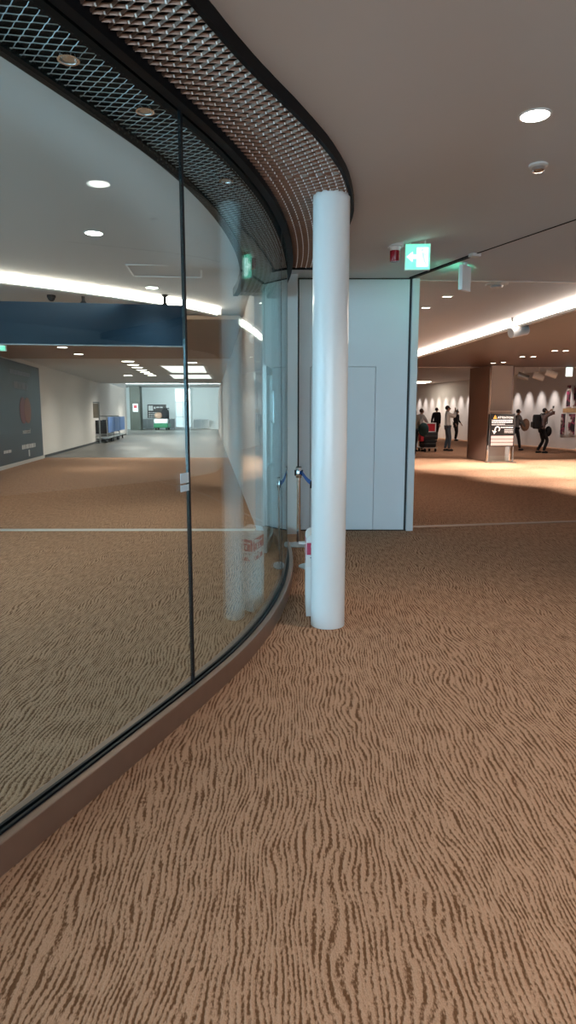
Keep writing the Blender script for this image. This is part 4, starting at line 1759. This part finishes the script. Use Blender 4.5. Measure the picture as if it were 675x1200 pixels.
def person(label, loc, face, height, lean, hands, feet, shirt, trousers, hair, sleeve=True, coat=False, long_hair=False, crouch=0.0, look=None, group=None, shoe=None):
    """hands / feet: ((x, y, z) right, (x, y, z) left); x to the person's right, y ahead, z up, for a 1.72 m body"""
    t = thing('person', label, 'person', loc, face, group)
    k = height / 1.72
    t.scale = (k, k, k)
    zp = 0.975 - crouch
    pel = Vector((0, -lean * .15, zp))
    spi = Vector((0, lean * .35, zp + 0.19))
    che = Vector((0, lean * .75, zp + 0.37))
    nb = Vector((0, lean * 1.0, zp + 0.52))
    nk = Vector((0, lean * 1.05 + 0.01, zp + 0.575))
    hd = Vector((0, lean * 1.10 + 0.025, zp + 0.665))
    ht = Vector((0, lean * 1.12 + 0.01, zp + 0.745))
    J = [pel, spi, che, nb, nk, hd, ht]
    Rr = [.105, .10, .115, .062, .05, (.074, .088), (.052, .06)]
    E_ = [(0, 1), (1, 2), (2, 3), (3, 4), (4, 5), (5, 6)]
    nose = len(J)
    J.append(hd + Vector((0, 0.10, -0.01)))
    Rr.append(.013)
    E_.append((5, nose))
    SJ = [pel + Vector((0, 0, -0.03)), pel, spi, che, nb]
    SR = [(.160, .122) if coat else (.140, .112), (.155, .115), (.15, .112), (.165, .12), (.075, .07)]
    SE = [(0, 1), (1, 2), (2, 3), (3, 4)]
    TJ, TR, TE = [pel], [(.118, .098)], []
    for s, hand in ((1, hands[0]), (-1, hands[1])):
        sh = Vector((0.165 * s, lean * .9, zp + 0.475))
        el, wr = ik(sh, hand, 0.29, 0.25, (0.5 * s, -0.6, -0.6))
        i = len(J)
        J += [sh, el, wr]
        Rr += [.05, .038, .027]
        E_ += [(2, i), (i, i + 1), (i + 1, i + 2)]
        fd = (wr - el).normalized()
        up = Vector((0, 0, 1)) if abs(fd.z) < .8 else Vector((0, 1, 0))
        sd = fd.cross(up).normalized()
        cu = sd.cross(fd).normalized() * (-1)
        pm_ = wr + fd * 0.07
        J.append(pm_)
        Rr.append((.034, .018))
        E_.append((i + 2, i + 3))
        for f, (off, l_) in enumerate(((-0.030, .062), (-0.010, .074), (0.010, .070), (0.029, .056))):
            b = len(J)
            J += [pm_ + fd * 0.03 + sd * off, pm_ + fd * (0.03 + l_ * .55) + sd * off * 1.1 + cu * .012, pm_ + fd * (0.03 + l_) + sd * off * 1.1 + cu * .035]
            Rr += [.0095, .0088, .0075]
            E_ += [(i + 3, b), (b, b + 1), (b + 1, b + 2)]
        b = len(J)
        J += [wr + fd * 0.035 - sd * 0.038 * s, wr + fd * 0.075 - sd * 0.06 * s + cu * .01]
        Rr += [.011, .009]
        E_ += [(i + 2, b), (b, b + 1)]
        i = len(SJ)
        SJ += [sh, el, wr - fd * 0.01 if sleeve else el + fd * 0.02]
        SR += [.075, .058, .042] if sleeve else [.078, .062, .058]
        SE += [(3, i), (i, i + 1), (i + 1, i + 2)]
    soles = []
    for s, foot in ((1, feet[0]), (-1, feet[1])):
        hp = pel + Vector((0.088 * s, 0, -0.06))
        kn, an = ik(hp, Vector(foot) + Vector((0, 0, 0.085)), 0.42, 0.42, (0.05 * s, 1, 0.05))
        i = len(J)
        J += [hp, kn, an, an + Vector((0, 0.12, -0.05))]
        Rr += [.075, .048, .034, .028]
        E_ += [(0, i), (i, i + 1), (i + 1, i + 2), (i + 2, i + 3)]
        i = len(TJ)
        TJ += [hp, hp.lerp(kn, .5), kn, kn.lerp(an, .5), an + Vector((0, 0, 0.0))]
        TR += [.098, .088, .070, .066, .056]
        TE += [(0, i), (i, i + 1), (i + 1, i + 2), (i + 2, i + 3), (i + 3, i + 4)]
        soles.append(an)
    skin_mesh('body', J, E_, Rr, M['skin'], t)
    if coat:
        SJ.append(pel + Vector((0, -0.01, -0.24)))
        SR.append((.175, .14))
        SE.append((0, len(SJ) - 1))
    skin_mesh('coat' if coat else 'shirt', SJ, SE, SR, shirt, t)
    skin_mesh('trousers', TJ, TE, TR, trousers, t)
    for an in soles:
        q = MB()
        z = an.z - 0.085
        q.ball((an.x, an.y + 0.055, z + 0.035), 0.044, 0.125, 0.055, 14, 8)
        for i in range(len(q.v)):
            q.v[i] = (q.v[i][0], q.v[i][1], max(z, q.v[i][2]))
        q.build('shoe', shoe or M['cloth_black'], t, True)
    q = MB()
    q.ball((hd.x, hd.y - 0.038, hd.z + 0.022), 0.080, 0.086, 0.096, 18, 12, zmin=-0.85)
    if long_hair:
        q.ball((hd.x, hd.y - 0.065, hd.z - 0.06), 0.092, 0.065, 0.17, 16, 10)
    q.build('hair', hair, t, True)
    for s in (-1, 1):
        q = MB()
        q.ball((hd.x + 0.030 * s, hd.y + 0.083, hd.z + 0.012), 0.010, 0.008, 0.007, 8, 6)
        q.build('eye', M['rubber'], t, True)
        q = MB()
        q.ball((hd.x + 0.080 * s, hd.y - 0.005, hd.z - 0.005), 0.010, 0.022, 0.032, 8, 6)
        q.build('ear', M['skin'], t, True)
    q = MB()
    q.ball((hd.x, hd.y + 0.082, hd.z - 0.045), 0.024, 0.008, 0.006, 8, 6)
    q.build('mouth', M['redbag'], t, True)
    return t


def backpack(label, owner, loc, rz, m, s=1.0):
    t = thing('backpack', label, 'backpack', loc, rz)
    q = MB()
    q.box(-0.17 * s, 0.17 * s, -0.22 * s, 0.0, 0.0, 0.52 * s)
    q.build('main_bag', m, t, bevel=0.06)
    q = MB()
    q.box(-0.13 * s, 0.13 * s, -0.29 * s, -0.22 * s, 0.05 * s, 0.26 * s)
    q.build('front_pocket', m, t, bevel=0.03)
    for x in (-0.11, 0.11):
        q = MB()
        pts = [(x * s, 0.0, 0.48 * s), (x * s, 0.10 * s, 0.56 * s), (x * s, 0.24 * s, 0.46 * s), (x * s, 0.24 * s, 0.20 * s), (x * s, 0.02 * s, 0.05 * s)]
        for a, b in zip(pts[:-1], pts[1:]):
            q.cyl(a, b, 0.018 * s, n=8)
        q.build('strap', m, t)
    return t


EAST = -PI / 2     # facing +X
stand = lambda w_=0.1, dy=0.0: ((w_, dy, 0), (-w_, -dy, 0))
down = ((0.25, 0.05, 0.78), (-0.25, 0.05, 0.78))
# couple with the luggage cart
P1 = at_z(484.5, 532)
person('brown-haired person in a khaki top beside the partition edge, back turned', P1, 0.25, 1.66, 0.04,
       ((0.26, 0.20, 0.95), (-0.24, 0.08, 0.80)), stand(0.10, 0.08), M['cloth_khaki'], M['cloth_black'], M['hair_brown'], long_hair=True)
P2 = at_z(489.8, 529.0)
person('person with dark hair in a pale grey top leaning over the loaded luggage cart', P2, EAST + 0.5, 1.68, 0.12,
       ((0.20, 0.42, 0.98), (-0.18, 0.42, 0.98)), stand(0.10, 0.12), M['cloth_pale'], M['cloth_black'], M['hair_brown'])
# dark jacket carried on the arm
q = MB()
q.ball((0, 0, 0), 0.20, 0.14, 0.26, 16, 10)
o = q.build('folded_jacket', M['cloth_teal'], None, True)
o.location = P1 + Vector((0.33, -0.12, 0.92))
tag(o, 'dark teal jacket carried over the arm of the khaki-topped person', 'jacket')
# luggage trolley
tp = at_z(503, 529.5)
t = thing('baggage_trolley', 'small steel baggage trolley loaded with dark suitcases beside the pale-topped person', 'trolley', tp, 0.2)
q = MB()
q.box(-0.28, 0.28, -0.15, 0.6, 0.14, 0.18)
q.build('deck', M['silver'], t)
for x in (-0.24, 0.20):
    for y in (-0.08, 0.5):
        q = MB()
        q.cyl((x, y, 0.07), (x + 0.04, y, 0.07), 0.07, n=14)
        q.build('wheel', M['rubber'], t, True)
q = MB()
q.tube([(-0.26, 0.6, 0.18), (-0.26, 0.66, 1.0), (0.26, 0.66, 1.0), (0.26, 0.6, 0.18)], 0.02, 8)
q.build('handle', M['silver'], t, True)


def suitcase(label, loc, rz, sx, sy, sz, m):
    t_ = thing('suitcase', label, 'suitcase', loc, rz)
    q = MB()
    q.box(-sx / 2, sx / 2, -sy / 2, sy / 2, 0, sz)
    q.build('shell', m, t_, bevel=0.05)
    q = MB()
    q.tube([(-0.10, -sy / 2 - 0.005, sz * .55), (-0.10, -sy / 2 - .04, sz * .55), (0.10, -sy / 2 - .04, sz * .55), (0.10, -sy / 2 - .005, sz * .55)], 0.012, 8)
    q.build('handle', M['rubber'], t_)
    q = MB()
    q.box(-sx / 2 - .004, sx / 2 + .004, -sy / 2 - .004, sy / 2 + .004, sz * .48, sz * .51)
    q.build('zip_band', M['grey_metal'], t_)
    return t_


R2 = Matrix.Rotation(0.2, 3, 'Z')
suitcase('black suitcase lying lowest on the baggage trolley', tp + R2 @ Vector((0.0, 0.2, 0.181)), 0.2, 0.50, 0.62, 0.30, M['cloth_black'])
suitcase('charcoal suitcase stacked on the black suitcase on the trolley', tp + R2 @ Vector((0.02, 0.2, 0.482)), 0.2, 0.62, 0.56, 0.30, M['cloth_dark'])
rb = thing('red_bag', 'bright red square bag with white rim on top of the stacked suitcases', 'bag', tp + R2 @ Vector((0.0, 0.18, 0.783)), 0.25)
q = MB()
q.box(-0.26, 0.26, -0.10, 0.12, 0.0, 0.36)
q.build('bag', M['redbag'], rb, bevel=0.02)
q = MB()
q.box(-0.28, 0.28, -0.115, -0.10, 0.33, 0.37)
q.box(-0.28, 0.28, -0.115, -0.10, 0.0, 0.03)
q.box(0.25, 0.29, -0.115, -0.10, 0.0, 0.37)
q.build('rim', M['paper'], rb)
rb = thing('red_handbag', 'small red bag hanging low beside the baggage trolley', 'bag', tp + R2 @ Vector((-0.36, 0.0, 0.42)), 0.2)
q = MB()
q.box(-0.07, 0.06, -0.14, 0.14, 0.0, 0.30)
q.build('bag', M['redbag'], rb, bevel=0.03)
q = MB()
q.tube([(0, -0.09, 0.30), (0, -0.07, 0.46), (0, 0.07, 0.46), (0, 0.09, 0.30)], 0.01, 8)
q.build('handle', M['redbag'], rb)

# walking person in black
P3 = at_z(510.5, 518.5)
person('person all in black striding past the pale striped wall', P3, -0.6, 1.80, 0.0,
       ((0.24, -0.12, 0.80), (-0.30, 0.06, 0.82)), ((0.10, -0.30, 0.03), (-0.09, 0.25, 0)), M['cloth_black'], M['cloth_black'], M['hair'], coat=True)
# white-shirted photographer
P4 = at_z(523.5, 528.5)
P4p = person('person in a white shirt and blue grey jeans holding a phone up to their face', P4, EAST - 0.05, 1.80, -0.02,
             ((0.06, 0.27, 1.52), (-0.06, 0.27, 1.50)), stand(0.09, 0.06), M['cloth_white'], M['jeans'], M['hair'])


def phone(label, owner_loc, face, pos, k, m=None):
    R_ = Matrix.Rotation(face, 3, 'Z')
    t_ = thing('phone', label, 'phone', owner_loc + R_ @ (Vector(pos) * k), face)
    q = MB()
    q.box(-0.075, 0.075, -0.005, 0.005, -0.045, 0.045)
    q.build('case', M['board_black'], t_)
    q = MB()
    q.box(-0.068, 0.068, -0.0065, -0.005, -0.038, 0.038)
    q.build('screen', M['rubber'], t_)
    return t_


phone('phone held by the white-shirted person', P4, EAST - 0.05, (0.0, 0.36, 1.58), 1.80 / 1.72)
# dark-coated person behind
P5 = at_z(533.5, 516.5)
person('person in a dark coat standing just behind the white-shirted person', P5, -2.3, 1.68, 0.05,
       ((0.32, 0.15, 0.98), (-0.30, 0.15, 1.0)), stand(0.09, 0.03), M['cloth_black'], M['cloth_black'], M['hair'], coat=True, long_hair=True)
# backpacker next to the pillar
P6 = at_z(603.5, 528)
person('person in a grey top walking beside the square pillar, bag held in front', P6, EAST + 0.1, 1.66, 0.06,
       ((0.14, 0.34, 1.00), (-0.14, 0.34, 1.00)), ((0.10, 0.16, 0), (-0.08, -0.34, 0.05)), M['cloth_grey'], M['cloth_black'], M['hair'])
R6 = Matrix.Rotation(EAST + 0.1, 3, 'Z')
backpack('black backpack worn by the walking person beside the square pillar', None, P6 + R6 @ Vector((0, -0.10, 0.93)), EAST + 0.1, M['cloth_black'], 0.85)
q = MB()
q.ball((0, 0, 0), 0.20, 0.17, 0.26, 18, 12)
o = q.build('round_bag', M['basket'], None, True)
o.location = P6 + R6 @ Vector((0.0, 0.38, 1.05))
o.rotation_euler = (0, 0.3, EAST)
tag(o, 'plump tan bag held in front of the walking person', 'bag')
# crouching photographer
P7 = at_z(634, 531)
f7 = EAST - 0.05
person('person with a big backpack leaning back with arms raised to photograph the posters', P7, f7, 1.74, 0.05,
       ((0.06, 0.30, 1.62), (-0.06, 0.30, 1.62)), ((0.10, 0.05, 0), (-0.10, -0.12, 0)), M['cloth_plum'], M['cloth_black'], M['hair'], sleeve=False, crouch=0.05)
R7 = Matrix.Rotation(f7, 3, 'Z')
backpack('large black backpack worn by the photographing person near the posters', None, P7 + R7 @ Vector((0, -0.12, 0.93)), f7, M['cloth_black'], 1.05)
phone('phone held up by the person with the big backpack', P7, f7, (0.0, 0.36, 1.74), 1.74 / 1.72)
q = MB()
q.ball((0, 0, 0), 0.16, 0.12, 0.20, 16, 10)
o = q.build('waist_bag', M['cloth_black'], None, True)
o.location = P7 + R7 @ Vector((0.02, 0.22, 0.84))
o.rotation_euler = (0, 0, f7)
tag(o, 'black bag slung at the hip of the photographing person', 'bag')
